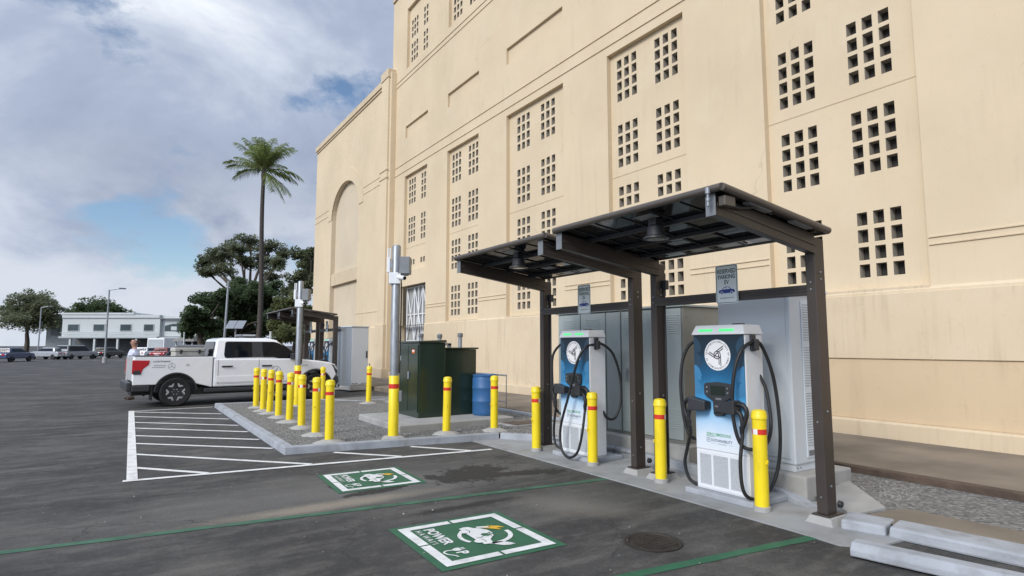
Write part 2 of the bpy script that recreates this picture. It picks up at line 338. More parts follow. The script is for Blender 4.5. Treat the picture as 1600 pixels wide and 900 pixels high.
    vn = t.nodes.new('ShaderNodeTexVoronoi'); vn.feature = 'DISTANCE_TO_EDGE'; vn.inputs['Scale'].default_value = 0.42
    wv = t.nodes.new('ShaderNodeVectorMath'); wv.operation = 'ADD'
    wn = t.nodes.new('ShaderNodeTexNoise'); wn.inputs['Scale'].default_value = 2.5; wn.inputs['Detail'].default_value = 6
    t.links.new(c.outputs['Object'], wn.inputs['Vector'])
    ws = t.nodes.new('ShaderNodeVectorMath'); ws.operation = 'SCALE'; ws.inputs['Scale'].default_value = 0.5
    t.links.new(wn.outputs['Color'], ws.inputs[0]); t.links.new(c.outputs['Object'], wv.inputs[0]); t.links.new(ws.outputs[0], wv.inputs[1]); t.links.new(wv.outputs[0], vn.inputs['Vector'])
    crack = mul(ramp(vn.outputs['Distance'], [(0.0, (1, 1, 1)), (0.006, (0, 0, 0))], t), ramp(nz(0.5, 3, loc=(4, 4, 0)), [(0.5, (0, 0, 0)), (0.58, (0.8, 0.8, 0.8))], t))
    base = mixc(crack, base, (0.018, 0.018, 0.018))
    speck = ramp(nz(42, 2, rough=0.8), [(0.30, (0.78, 0.78, 0.78)), (0.70, (1.22, 1.22, 1.22))], t)
    sx = t.nodes.new('ShaderNodeMix'); sx.data_type = 'RGBA'; sx.blend_type = 'MULTIPLY'; sx.inputs[0].default_value = 1.0
    t.links.new(base, sx.inputs[6]); t.links.new(speck, sx.inputs[7]); base = sx.outputs[2]
    grain = ramp(nz(140, 3), [(0.35, (0.72, 0.72, 0.72)), (0.65, (1.28, 1.28, 1.28))], t)
    x = t.nodes.new('ShaderNodeMix'); x.data_type = 'RGBA'; x.blend_type = 'MULTIPLY'; x.inputs[0].default_value = 1.0
    t.links.new(base, x.inputs[6]); t.links.new(grain, x.inputs[7])
    t.links.new(x.outputs[2], b.inputs['Base Color'])
    bp = t.nodes.new('ShaderNodeBump'); bp.inputs['Strength'].default_value = 0.5; bp.inputs['Distance'].default_value = 0.006
    t.links.new(nz(110, 4), bp.inputs['Height']); t.links.new(bp.outputs[0], b.inputs['Normal'])
    return m
M['asphalt'] = asphalt_mat()

def gravel_mat(name, lo, hi):
    m = bpy.data.materials.new(name); m.use_nodes = True
    t = m.node_tree; b = t.nodes['Principled BSDF']; b.inputs['Roughness'].default_value = 0.9
    c = t.nodes.new('ShaderNodeTexCoord')
    v = t.nodes.new('ShaderNodeTexVoronoi'); v.inputs['Scale'].default_value = 34
    t.links.new(c.outputs['Object'], v.inputs['Vector'])
    s = t.nodes.new('ShaderNodeSeparateColor'); t.links.new(v.outputs['Color'], s.inputs[0])
    col = ramp(s.outputs[0], [(0.0, lo), (0.6, tuple((a+q)/2 for a, q in zip(lo, hi))), (1.0, hi)], t)
    t.links.new(col, b.inputs['Base Color'])
    bp = t.nodes.new('ShaderNodeBump'); bp.inputs['Strength'].default_value = 0.9; bp.inputs['Distance'].default_value = 0.02; bp.invert = True
    t.links.new(v.outputs['Distance'], bp.inputs['Height']); t.links.new(bp.outputs[0], b.inputs['Normal'])
    return m
M['gravel'] = gravel_mat('gravel', (0.10, 0.10, 0.098), (0.27, 0.265, 0.25))
M['stone'] = pm('loose_stone', (0.205, 0.20, 0.19), 0.9, var=0.55, scale=28, detail=1)

# ------------------------------------------------------------------ helpers
def world_of(o):
    v = Vector((0, 0, 0))
    while o: v += o.location; o = o.parent
    return v
class MB:
    """collects shapes and links them as one mesh object"""
    def __init__(s): s.v = []; s.f = []; s.sm = []
    def add(s, vs, fs, smooth=False):
        b = len(s.v); s.v += [tuple(v) for v in vs]
        for f in fs: s.f.append(tuple(b+i for i in f)); s.sm.append(smooth)
        return s
    def box(s, x0, x1, y0, y1, z0, z1, T=None):
        vs = [(x, y, z) for z in (z0, z1) for y in (y0, y1) for x in (x0, x1)]
        if T: vs = [T(*v) for v in vs]
        return s.add(vs, [(0, 2, 3, 1), (4, 5, 7, 6), (0, 1, 5, 4), (2, 6, 7, 3), (0, 4, 6, 2), (1, 3, 7, 5)])
    def hexa(s, bot, top):
        return s.add(list(bot)+list(top), [(3, 2, 1, 0), (4, 5, 6, 7), (0, 1, 5, 4), (1, 2, 6, 5), (2, 3, 7, 6), (3, 0, 4, 7)])
    def poly(s, pts): return s.add(pts, [tuple(range(len(pts)))])
    def prism(s, p2, fn, d0, d1, smooth=False):
        n = len(p2)
        s.add([fn(a, b, d0) for a, b in p2]+[fn(a, b, d1) for a, b in p2],
              [tuple(range(n))[::-1], tuple(range(n, 2*n))]+[(i, (i+1) % n, n+(i+1) % n, n+i) for i in range(n)])
        return s
    def tube(s, path, r, n=10, closed=False, cap=True):
        P = [Vector(p) for p in path]; m = len(P)
        rr = r if isinstance(r, (list, tuple)) else [r]*m
        up = None; rings = []
        for i, p in enumerate(P):
            if closed: d = (P[(i+1) % m]-P[i-1])
            else: d = P[min(i+1, m-1)]-P[max(i-1, 0)]
            d.normalize()
            if up is None:
                up = Vector((0, 0, 1)) if abs(d.z) < 0.9 else Vector((1, 0, 0))
            a = d.cross(up)
            if a.length < 1e-5: a = d.cross(Vector((0, 1, 0)))
            a.normalize(); bb = a.cross(d); bb.normalize(); up = bb
            rings.append([p+(a*math.cos(q)+bb*math.sin(q))*rr[i] for q in [2*math.pi*k/n for k in range(n)]])
        vs = [v for g in rings for v in g]; fs = []
        for i in range(m if closed else m-1):
            j = (i+1) % m
            for k in range(n): fs.append((i*n+k, i*n+(k+1) % n, j*n+(k+1) % n, j*n+k))
        s.add(vs, fs, True)
        if cap and not closed:
            s.add(rings[0], [tuple(range(n))]); s.add(rings[-1], [tuple(range(n))[::-1]])
        return s
    def lathe(s, prof, n=24, o=(0, 0, 0), axis='z', jit=0.0, cap=True, seed=1):
        rg = random.Random(seed)
        def pt(r, h, q):
            a, b = r*math.cos(q), r*math.sin(q)
            if axis == 'z': w = (a, b, h)
            elif axis == 'y': w = (a, h, b)
            else: w = (h, a, b)
            return (o[0]+w[0], o[1]+w[1], o[2]+w[2])
        ks = [1+jit*(rg.random()-0.5) for _ in range(n)]
        vs = [pt(r*ks[k], h, 2*math.pi*k/n) for r, h in prof for k in range(n)]
        fs = [(i*n+k, i*n+(k+1) % n, (i+1)*n+(k+1) % n, (i+1)*n+k) for i in range(len(prof)-1) for k in range(n)]
        s.add(vs, fs, True)
        if cap:
            s.add([pt(prof[0][0]*ks[k], prof[0][1], 2*math.pi*k/n) for k in range(n)], [tuple(range(n))[::-1]])
            s.add([pt(prof[-1][0]*ks[k], prof[-1][1], 2*math.pi*k/n) for k in range(n)], [tuple(range(n))])
        return s
    def build(s, name, mat, parent=None, bevel=0.0, local=False, seg=2, fixn=True, sub=0):
        me = bpy.data.meshes.new(name)
        off = Vector((0, 0, 0)) if (parent is None or local) else world_of(parent)
        me.from_pydata([(x-off.x, y-off.y, z-off.z) for x, y, z in s.v], [], s.f)
        me.polygons.foreach_set('use_smooth', s.sm)
        if fixn:
            bm = bmesh.new(); bm.from_mesh(me); bmesh.ops.recalc_face_normals(bm, faces=bm.faces); bm.to_mesh(me); bm.free()
        me.materials.append(mat); me.update()
        o = bpy.data.objects.new(name, me); COL.objects.link(o)
        if parent: o.parent = parent
        if bevel:
            b = o.modifiers.new('bevel', 'BEVEL'); b.width = bevel; b.segments = seg; b.limit_method = 'ANGLE'; b.angle_limit = R(35)
        if sub:
            b = o.modifiers.new('sub', 'SUBSURF'); b.levels = sub; b.render_levels = sub
        return o
def tag(o, label=None, cat=None, group=None, kind=None):
    if label: o['label'] = label
    if cat: o['category'] = cat
    if group: o['group'] = group
    if kind: o['kind'] = kind
    return o
def thing(name, loc, label, cat, group=None, rz=0.0):
    o = bpy.data.objects.new(name, None); o.empty_display_size = 0.2; COL.objects.link(o)
    o.location = loc; o.rotation_euler = (0, 0, rz)
    return tag(o, label, cat, group)
def copy_tree(o, parent=None, label=None):
    c = o.copy(); COL.objects.link(c)
    if parent: c.parent = parent; c.matrix_parent_inverse = Matrix()
    if label: c['label'] = label
    for ch in list(o.children): copy_tree(ch, c)
    return c
def struct(o): o['kind'] = 'structure'; return o
def spline(pts, n=10):
    P = [Vector(p) for p in pts]; P = [P[0]*2-P[1]]+P+[P[-1]*2-P[-2]]; outp = []
    for i in range(1, len(P)-2):
        for k in range(n):
            t = k/n; a, b, c, d = P[i-1:i+3]
            outp.append(0.5*((2*b)+(c-a)*t+(2*a-5*b+4*c-d)*t*t+(3*b-3*c+d-a)*t**3))
    outp.append(P[-2]); return outp
def text_mesh(string, size, bold=0.0, align='CENTER', squeeze=1.0):
    cu = bpy.data.curves.new('lettering', 'FONT'); cu.body = string; cu.size = size; cu.align_x = align
    cu.offset = bold*size; cu.resolution_u = 3; cu.space_character = 1.0
    o = bpy.data.objects.new('lettering', cu); COL.objects.link(o)
    dg = bpy.context.evaluated_depsgraph_get()
    me = bpy.data.meshes.new_from_object(o.evaluated_get(dg))
    vs = [(v.co.x*squeeze, v.co.y) for v in me.vertices]; fs = [tuple(p.vertices) for p in me.polygons]
    bpy.data.objects.remove(o); bpy.data.meshes.remove(me)
    return vs, fs
def letters(mb, string, size, fn, bold=0.0, align='CENTER', squeeze=1.0, org=(0, 0), rot=0.0):
    """fn(u, v) -> world point; lettering laid flat in that frame"""
    vs, fs = text_mesh(string, size, bold, align, squeeze)
    c, s_ = math.cos(rot), math.sin(rot)
    mb.add([fn(org[0]+u*c-v*s_, org[1]+u*s_+v*c) for u, v in vs], fs)
def F2(d, lat, z=0.0):
    """a ground place d metres ahead of the street corner view axis and lat metres to its right"""
    return Vector((math.sin(YAW)*d+math.cos(YAW)*lat, math.cos(YAW)*d-math.sin(YAW)*lat, z))

# ------------------------------------------------------------------ ground
g = MB(); S = 2500
g.poly([(-S, -S, 0), (S, -S, 0), (S, S, 0), (-S, S, 0)])
struct(g.build('asphalt_lot', M['asphalt']))
a = MB()
a.prism([(5.24, 9.20), (5.22, 5.2), (5.17, 3.2), (5.13, 2.78), (5.24, 2.64), (5.5, 2.56), (6.0, 2.5), (6.35, 2.5), (6.35, 6.0), (6.45, 8.5), (6.15, 9.0), (5.8, 9.2)],
        lambda x, y, z: (x, y, z), -0.05, 0.014)
struct(a.build('concrete_apron', M['apron']))
s = MB(); s.box(8.0, 10.95, -30, 60, -0.1, 0.15)
struct(s.build('sidewalk', M['sidewalk'], bevel=0.01))
gv = MB()
gv.poly([(2.32, 9.82, 0.085), (5.8, 9.26, 0.085), (6.2, 8.7, 0.085), (6.4, 7.0, 0.085), (6.35, 3.7, 0.06), (5.9, 2.75, 0.05), (5.9, -6, 0.05), (8.0, -6, 0.05), (8.0, 18.0, 0.1), (2.32, 17.9, 0.1)])
struct(gv.build('gravel_bed', M['gravel']))

def kerb(path, w, h, name, z0=-0.05):
    """a kerb swept along a ground path, w to the left of travel"""
    mb = MB(); P = [Vector((x, y)) for x, y in path]; L = []
    for i, p in enumerate(P):
        d0 = (P[i]-P[i-1]).normalized() if i else (P[1]-P[0]).normalized()
        d1 = (P[i+1]-P[i]).normalized() if i < len(P)-1 else d0
        n = Vector((-(d0+d1).y, (d0+d1).x)).normalized(); k = 1/max(0.3, n.dot(Vector((-d0.y, d0.x))))
        hh = h[i] if isinstance(h, (list, tuple)) else h
        q = p+n*w*k
        L.append([(p.x, p.y, z0), (p.x+n.x*0.015, p.y+n.y*0.015, hh), (q.x, q.y, hh), (q.x, q.y, z0)])
    vs = [v for r_ in L for v in r_]; fs = []
    for i in range(len(L)-1):
        for k in range(4): fs.append((i*4+k, i*4+(k+1) % 4, (i+1)*4+(k+1) % 4, (i+1)*4+k))
    fs += [(0, 1, 2, 3), tuple(len(vs)-4+k for k in (3, 2, 1, 0))]
    mb.add(vs, fs)
    return struct(mb.build(name, M['concrete_kerb'], bevel=0.012))
kerb([(2.2, 18.1), (2.18, 9.69), (5.75, 9.12)], 0.16, 0.115, 'island_kerb')
kerb([(5.755, 9.118), (6.12, 8.62), (6.36, 8.0), (6.42, 6.9)], 0.15, 0.115, 'island_kerb')
kerb([(6.42, 6.88), (6.36, 5.9), (6.24, 4.6), (6.12, 3.95), (5.98, 3.55)], 0.15, [0.12, 0.12, 0.12, 0.11, 0.03], 'apron_kerb')
kerb([(7.9, 17.0), (5.8, 16.9), (5.0, 17.9), (2.36, 18.1)], 0.14, 0.11, 'island_kerb')
kerb([(7.86, 18), (7.86, 5.4)], 0.13, 0.135, 'sidewalk_kerb')
ob = MB(); ob.box(7.87, 7.995, -30, 5.35, -0.05, 0.154); struct(ob.build('sidewalk_kerb', pm('old_kerb', (0.085, 0.06, 0.045), 0.95, var=0.35, scale=5, bump=0.5, bscale=20), bevel=0.012))

# painted lines
def line(p, q, w):
    p, q = Vector(p), Vector(q); d = (q-p).normalized(); n = Vector((-d.y, d.x))*w/2
    return [(p.x+n.x, p.y+n.y, 0.004), (q.x+n.x, q.y+n.y, 0.004), (q.x-n.x, q.y-n.y, 0.004), (p.x-n.x, p.y-n.y, 0.004)]
h = MB()
for p, q in [((0.34, 18.18), (2.18, 18.22)), ((0.31, 18.0), (2.15, 16.27)), ((0.31, 16.84), (2.15, 15.05)), ((0.29, 15.58), (2.15, 13.75)), ((0.28, 14.51), (2.15, 12.64)),
             ((0.27, 13.29), (2.15, 11.5)), ((0.25, 12.25), (2.16, 10.39)), ((0.24, 11.05), (2.34, 8.73)), ((0.22, 9.85), (1.04, 8.88)),
             ((2.89, 9.48), (3.64, 8.57)), ((4.12, 9.31), (4.76, 8.43))]:
    h.poly(line(p, q, 0.09))
h.poly([(x, y, 0.0075) for x, y, z in line((0.10, 8.92), (5.10, 8.33), 0.10)])
h.poly([(x, y, 0.0075) for x, y, z in line((0.20, 8.96), (0.30, 18.25), 0.12)])
struct(h.build('white_hatching', M['white_paint']))
for k, (p, q) in enumerate([((-2.6, 6.68), (5.2, 5.72)), ((-1.6, 3.92), (5.16, 3.02))]):
    b = MB(); n = 40
    P, Q = Vector(p), Vector(q); d = (Q-P).normalized(); nn = Vector((-d.y, d.x))
    rg = random.Random(k); top = []; bot = []
    for i in range(n+1):
        c = P.lerp(Q, i/n); top.append(c+nn*(0.05+rg.uniform(-.006, .006))); bot.append(c-nn*(0.05+rg.uniform(-.006, .006)))
    for i in range(n): b.poly([(*bot[i], 0.004), (*bot[i+1], 0.004), (*top[i+1], 0.004), (*top[i], 0.004)])
    struct(b.build('green_stall_line', M['green_worn'] if k == 0 else M['green_paint']))

# ------------------------------------------------------------------ building
XW, XR = 10.80, 10.94            # wall face, recessed bay face
def sheet(mb, x, y0, y1, z0, z1, holes, depth=None):
    """a wall sheet in the plane x = const, facing -x, with rectangular holes and their reveals"""
    ys = sorted({y0, y1, *[c for h_ in holes for c in h_[:2]]}); zs = sorted({z0, z1, *[c for h_ in holes for c in h_[2:4]]})
    ys = [c for c in ys if y0 <= c <= y1]; zs = [c for c in zs if z0 <= c <= z1]
    idx = {}; vs = []; fs = []
    def vid(i, j):
        if (i, j) not in idx: idx[(i, j)] = len(vs); vs.append((x, ys[i], zs[j]))
        return idx[(i, j)]
    for i in range(len(ys)-1):
        for j in range(len(zs)-1):
            cy, cz = (ys[i]+ys[i+1])/2, (zs[j]+zs[j+1])/2
            if any(h_[0] < cy < h_[1] and h_[2] < cz < h_[3] for h_ in holes): continue
            fs.append((vid(i, j), vid(i, j+1), vid(i+1, j+1), vid(i+1, j)))
    mb.add(vs, fs)
    if depth:
        for (a, b, c, d) in [h_[:4] for h_ in holes]:
            e = x+depth
            mb.add([(x, a, c), (x, b, c), (x, b, d), (x, a, d), (e, a, c), (e, b, c), (e, b, d), (e, a, d)],
                   [(0, 1, 5, 4), (1, 2, 6, 5), (2, 3, 7, 6), (3, 0, 4, 7)])
bay_y = [(6.93, 4.15, 6.66), (11.60, 8.95, 11.35), (16.72, 13.55, 16.24), (21.22, 18.65, 21.01), (25.62, 23.15, 25.38), (1.95, -0.75, 1.85)]
hall = thing('cream_building', (XW, 14.0, 0.15), 'tall cream stucco hall with recessed bays of small square openings', 'building')
TOPZ, ENDY = 20.6, 27.4
holes = []
for i, (yf, yn, gf) in enumerate(bay_y):
    zb = 5.1 if i == 4 else 2.62
    holes.append((yn, yf, zb, 9.66)); holes.append((yn, yf, 15.0, 18.05)); holes.append((yn, yf, 11.52, 12.12))
w = MB(); holes.append((23.15, 25.9, 0.4, 4.42))
sheet(w, XW, -6, ENDY, 2.6, TOPZ, [h_ for h_ in holes if h_[2] > 2.6]+[(23.15, 25.9, 2.6, 4.42)], 0.14)
w.build('wall', M['stucco'], hall, fixn=False)
w = MB(); w.poly([(XW, ENDY, 0), (XW+14, ENDY, 0), (XW+14, ENDY, TOPZ), (XW, ENDY, TOPZ)]); w.poly([(XW, -6, TOPZ), (XW, ENDY, TOPZ), (XW+14, ENDY, TOPZ), (XW+14, -6, TOPZ)])
w.poly([(XW, -6, 0), (XW+14, -6, 0), (XW+14, -6, TOPZ), (XW, -6, TOPZ)])
w.build('side_wall', M['stucco'], hall)
# lower wall: proud base course with a gate opening
w = MB(); sheet(w, XW-0.05, -6, 27.0, 0.1, 2.59, [(23.15, 25.9, 0.1, 2.59)], 0.3)
w.poly([(XW-0.05, -6, 2.59), (XW-0.05, 23.15, 2.59), (XW, 23.15, 2.64), (XW, -6, 2.64)])
w.poly([(XW-0.05, 25.9, 2.59), (XW-0.05, 27.0, 2.59), (XW, 27.0, 2.64), (XW, 25.9, 2.64)])
w.build('base_wall', M['stucco_low'], hall, fixn=False)
w = MB()
w.box(XW-0.17, XW-0.052, -6, 23.1, 0.12, 0.42); w.box(XW-0.17, XW-0.052, 25.95, 27.0, 0.12, 0.42)
w.build('plinth', M['stucco_low'], hall, bevel=0.03)
# lower right stretch has a low ledge with a set-back panel
w = MB(); w.box(XW-0.085, XW-0.052, -6, 7.3, 1.46, 2.55); w.build('base_ledge', M['stucco_low'], hall, bevel=0.006)
w = MB(); w.box(XW-0.056, XW-0.0505, -6, 7.3, 0.43, 1.445); w.build('base_panel', stucco('stucco_tan', (0.585, 0.455, 0.30), (0.61, 0.48, 0.325), (0.40, 0.30, 0.20), 0.35, 0.5), hall)
w = MB()
for z in (9.93, 10.33, 14.45, 14.68): b = MB(); b.box(XW-0.026, XW+0.01, -6, 27.2 if z < 12 else ENDY, z-0.016, z+0.016); b.build('string_course', M['stucco_trim'], hall, bevel=0.006)
w.box(XW-0.08, XW+0.01, -6, ENDY, 19.2, 19.32); w.box(XW-0.05, XW+0.01, -6, ENDY, 19.5, 20.55)
w.build('cornice', M['stucco_trim'], hall, bevel=0.008)
# double grooves on the piers
ys = sorted([(yn, yf) for yf, yn, _ in bay_y])
piers = [(ys[i][1]+0.002, ys[i+1][0]-0.002) for i in range(len(ys)-1)]+[(25.9, 27.0)]
for a_, b_ in piers:
    for z in (3.29, 3.41):
        w = MB(); w.box(XW-0.022, XW+0.01, a_+0.02, b_-0.02, z, z+0.022); w.build('pier_band', M['stucco_trim'], hall, bevel=0.004)

def groups_of(i, gf):
    """(y0, y1, z0, z1, rows) of each window group of a bay"""
    o = []
    zt = [(8.28, 9.45, 4), (6.45, 7.62, 4), (4.74, 5.91, 4), (2.88, 4.05, 4)]
    if i == 4: zt = zt[:2]+[(5.38, 5.64, 1)]
    zt += [(16.48, 17.37, 3), (15.26, 16.18, 3)]
    for z0, z1, n in zt:
        for yf in (gf, gf-1.37): o.append((yf-0.728, yf, z0, z1, n))
    return o
def group_holes(y0, y1, z0, z1, rows):
    cw = 0.175; pitch = (y1-y0-cw)/2; o = []
    ph = (z1-z0-0.235)/max(1, rows-1)
    for c in range(3):
        for r_ in range(rows):
            o.append((y0+c*pitch, y0+c*pitch+cw, z0+r_*ph, z0+r_*ph+0.235))
    return o
for i, (yf, yn, gf) in enumerate(bay_y):
    zb = 5.1 if i == 4 else 2.62
    gs = groups_of(i, gf)
    for z0, z1, in ((zb, 9.66), (15.0, 18.05)):
        mine = [g_ for g_ in gs if z0 < g_[2] < z1]
        hs = [h_ for g_ in mine for h_ in group_holes(*g_)]
        p = MB(); sheet(p, XR, yn, yf, z0, z1, hs)
        bp = p.build('bay_panel', M['stucco'], hall, fixn=False)
        if z0 == zb:
            q = MB(); q.box(XR-0.008, XR+0.01, yn+0.01, yf-0.01, 6.20, 6.225)
            q.build('panel_joint', M['stucco_trim'], bp)
        for g_ in mine:
            hh = group_holes(*g_); q = MB()
            for (a_, b_, c_, d_) in hh:
                e = XR+0.17
                q.add([(XR, a_, c_), (XR, b_, c_), (XR, b_, d_), (XR, a_, d_), (e, a_, c_), (e, b_, c_), (e, b_, d_), (e, a_, d_)],
                      [(0, 1, 5, 4), (1, 2, 6, 5), (2, 3, 7, 6), (3, 0, 4, 7)])
            wo = q.build('window', M['grille_side'], bp, fixn=False)
            q = MB(); q.poly([(XR+0.17, g_[0]-0.02, g_[2]-0.02), (XR+0.17, g_[1]+0.02, g_[2]-0.02), (XR+0.17, g_[1]+0.02, g_[3]+0.02), (XR+0.17, g_[0]-0.02, g_[3]+0.02)])
            # the dark screen belongs to the same window mesh
            me = wo.data; me.materials.append(M['grille_dark'])
            bm = bmesh.new(); bm.from_mesh(me); off = world_of(wo)
            f = bm.faces.new([bm.verts.new(Vector(v)-off) for v in q.v]); f.material_index = 1
            bm.to_mesh(me); bm.free()
    s_ = MB(); s_.poly([(XR-0.05, yn, 11.52), (XR-0.05, yf, 11.52), (XR-0.05, yf, 12.12), (XR-0.05, yn, 12.12)])
    s_.build('slot_panel', M['stucco'], hall)
    if i != 4:
        s_ = MB(); s_.box(XW-0.03, XR, yn, yf, 2.60, 2.66); s_.build('bay_sill', M['stucco_trim'], hall, bevel=0.01)
# delivery gate in the fifth bay
w = MB(); w.poly([(XR+0.25, 23.1, 0.1), (XR+0.25, 26, 0.1), (XR+0.25, 26, 4.5), (XR+0.25, 23.1, 4.5)])
gate = w.build('metal_gate', pm('gate_mesh', (0.34, 0.34, 0.33), 0.6, var=0.1, scale=2), hall)
w = MB(); X = XR+0.2
def bar(mb, p, q, r=0.035): mb.tube([p, q], r, 6)
for y in (23.2, 24.1, 24.55, 25.0, 25.85): bar(w, (X, y, 0.2), (X, y, 4.4))
for z in (1.9, 3.1, 4.36): bar(w, (X, 23.2, z), (X, 25.85, z), 0.03)
for y0, y1 in ((23.2, 24.1), (24.1, 25.0), (25.0, 25.85)):
    for z0, z1 in ((0.3, 1.9), (1.9, 4.36)):
        bar(w, (X, y0, z0), (X, y1, z1), 0.028); bar(w, (X, y1, z0), (X, y0, z1), 0.028)
w.build('gate_frame', M['white_metal'], gate)
# left wing with arched niche
XV = 10.66; WZ = 15.35; WY0, WY1 = 27.95, 40.7
w = MB(); AY0, AY1, AZ = 31.75, 36.8, 9.55
ac, ar = (AY0+AY1)/2, (AY1-AY0)/2
arch = [(ac+ar*math.cos(t), AZ+ar*0.75*math.sin(t)) for t in [math.pi*k/20 for k in range(21)]]
w.poly([(XV, WY0, 0.1), (XV, AY0, 0.1), (XV, AY0, AZ), (XV, WY0, AZ)])
w.poly([(XV, AY1, 0.1), (XV, WY1, 0.1), (XV, WY1, AZ), (XV, AY1, AZ)])
w.poly([(XV, WY0, AZ), (XV, AY0, AZ), *[(XV, y, z) for y, z in arch[::-1]][1:11], (XV, ac, WZ), (XV, WY0, WZ)])
w.poly([(XV, ac, WZ), *[(XV, y, z) for y, z in arch[:11]][::-1][0:10], (XV, AY1, AZ), (XV, WY1, AZ), (XV, WY1, WZ)])
w.poly([(XV, WY1, 0), (XV+14, WY1, 0), (XV+14, WY1, WZ), (XV, WY1, WZ)]); w.poly([(XV, 27.3, WZ), (XV, WY1, WZ), (XV+14, WY1, WZ), (XV+14, 27.3, WZ)])
w.build('wing_wall', M['stucco'], hall)
w = MB(); D = 0.26
prof = [(AY0, 0.1)]+arch[::-1]+[(AY1, 0.1)]
for (a_, b_), (c_, d_) in zip(prof[:-1], prof[1:]): w.poly([(XV, a_, b_), (XV, c_, d_), (XV+D, c_, d_), (XV+D, a_, b_)])
w.poly([(XV+D, y, z) for y, z in prof])
niche = w.build('arched_niche', stucco('stucco_infill', (0.585, 0.495, 0.365), (0.60, 0.515, 0.385), (0.42, 0.35, 0.26), 0.4, 0.5), hall)
w = MB(); w.box(XV+0.05, XV+D, AY0+0.01, AY1-0.01, 5.35, 6.1); w.build('niche_lintel', M['stucco_trim'], niche, bevel=0.02)
w = MB()
big = [(ac+(ar+0.75)*math.cos(t), AZ+(ar*0.75+0.75)*math.sin(t)) for t in [math.pi*k/20 for k in range(21)]]
for k in range(20):
    (a_, b_), (c_, d_) = arch[k], arch[k+1]; (e_, f_), (g_, h_) = big[k], big[k+1]
    w.add([(XV-0.03, a_, b_), (XV-0.03, c_, d_), (XV-0.03, g_, h_), (XV-0.03, e_, f_), (XV+.01, e_, f_), (XV+.01, g_, h_)], [(0, 1, 2, 3), (3, 2, 5, 4)])
w.build('arch_surround', M['stucco'], hall)
w = MB()
for ya, yb_ in ((WY0, AY0-0.76), (AY1+0.76, WY1)):
    b = MB(); b.box(XV-0.022, XV+0.005, ya, yb_, 9.92, 9.95); b.build('string_course', M['stucco_trim'], hall, bevel=0.006); b = MB(); b.box(XV-0.022, XV+0.005, ya, yb_, 10.31, 10.34); b.build('string_course', M['stucco_trim'], hall, bevel=0.006)
for z, dz, pr in ((14.95, 0.05, .06), (15.18, 0.16, 0.12)): w.box(XV-pr, XV+0.01, WY0, WY1+0.05, z-dz, z+dz)
b = MB(); b.box(XV-0.02, XV+0.01, WY0, AY0-0.02, 3.39, 3.42); b.build('pier_band', M['stucco_trim'], hall, bevel=0.004)
w.build('wing_cornice', M['stucco_trim'], hall, bevel=0.01)
w = MB(); w.box(XV-0.06, XV+0.03, WY0, AY0-0.03, 0.12, 2.6); w.box(XV-0.06, XV+0.03, AY1+0.03, WY1, 0.12, 2.6); w.build('wing_base', M['stucco_low'], hall, bevel=0.02)
w = MB()
w.box(10.42, 10.85, 27.0, 27.9, 0.1, 15.45); w.box(10.52, 10.85, 26.82, 28.08, 0.1, 15.3)
w.build('pilaster', M['stucco'], hall, bevel=0.02)
w = MB(); w.box(10.36, 10.85, 26.9, 28.0, 0.12, 2.7); w.box(10.28, 10.85, 26.8, 28.1, 0.12, 0.6); w.build('pilaster_base', M['stucco_low'], hall, bevel=0.02)
for z in (9.93, 10.33): w = MB(); w.box(10.385, 10.85, 26.96, 27.94, z-0.04, z+0.04); w.build('pilaster_band', M['stucco_trim'], hall, bevel=0.01)
w = MB(); w.box(10.38, 10.85, 26.95, 27.95, 15.05, 15.5); w.build('pilaster_cap', M['stucco_trim'], hall, bevel=0.02)

# ------------------------------------------------------------------ bollards
def bollard(loc, label, on_gravel=True, seed=0, rot=0.0, tape='mixed'):
    x, y, z = loc
    b = thing('bollard', loc, label, 'bollard', 'yellow bollards round the charging stalls')
    H = 1.0
    m = MB(); m.lathe([(0.071, -0.02), (0.071, H-0.07)], 24, loc)
    rg = random.Random(seed)
    for zz in (0.48, 0.50):
        q = rot+rg.uniform(2.5, 5.0); c = Vector((x+0.072*math.cos(q), y+0.072*math.sin(q), z+zz)); d = Vector((math.cos(q), math.sin(q), 0))
        m.tube([c, c+d*0.014], 0.012, 8)
    m.build('sleeve', M['yellow'], b)
    m = MB(); m.lathe([(0.071, H-0.085), (0.079, H-0.08), (0.079, H-0.045), (0.075, H-0.04), (0.075, H-0.02), (0.068, H+0.0), (0.04, H+0.012), (0.005, H+0.016)], 24, loc)
    m.build('cap', M['yellow'], b)
    def arc(q0, q1, mat, nm):
        m = MB(); n = 12; r = 0.0722; z0, z1 = z+H-0.235, z+H-0.18
        pts = [(x+r*math.cos(q0+(q1-q0)*k/n), y+r*math.sin(q0+(q1-q0)*k/n)) for k in range(n+1)]
        for (a_, b_), (c_, d_) in zip(pts[:-1], pts[1:]): m.add([(a_, b_, z0), (c_, d_, z0), (c_, d_, z1), (a_, b_, z1)], [(0, 1, 2, 3)], True)
        m.build(nm, mat, b)
    # facing angle of the photographer is about 235 degrees
    base = R(235)+rot
    arc(base-R(75), base+R(75), M['red_tape'], 'red_tape')
    arc(base+R(75), base+R(120), M['white_tape'], 'white_tape')
    arc(base+R(120), base+R(240), M['red_tape'], 'red_tape')
    arc(base+R(240), base+R(285), M['white_tape'], 'white_tape')
    m = MB()
    if on_gravel: m.lathe([(0.27, -0.05), (0.24, -0.008), (0.16, 0.022), (0.095, 0.04), (0.076, 0.045)], 22, loc, jit=0.35, seed=seed)
    else: m.lathe([(0.088, -0.02), (0.084, 0.045), (0.075, 0.05)], 22, loc, jit=0.05, seed=seed)
    m.build('footing', M['concrete'], b)
    b.rotation_euler = (R(rg.uniform(-.9, .9)), R(rg.uniform(-.9, .9)), 0)
    return b
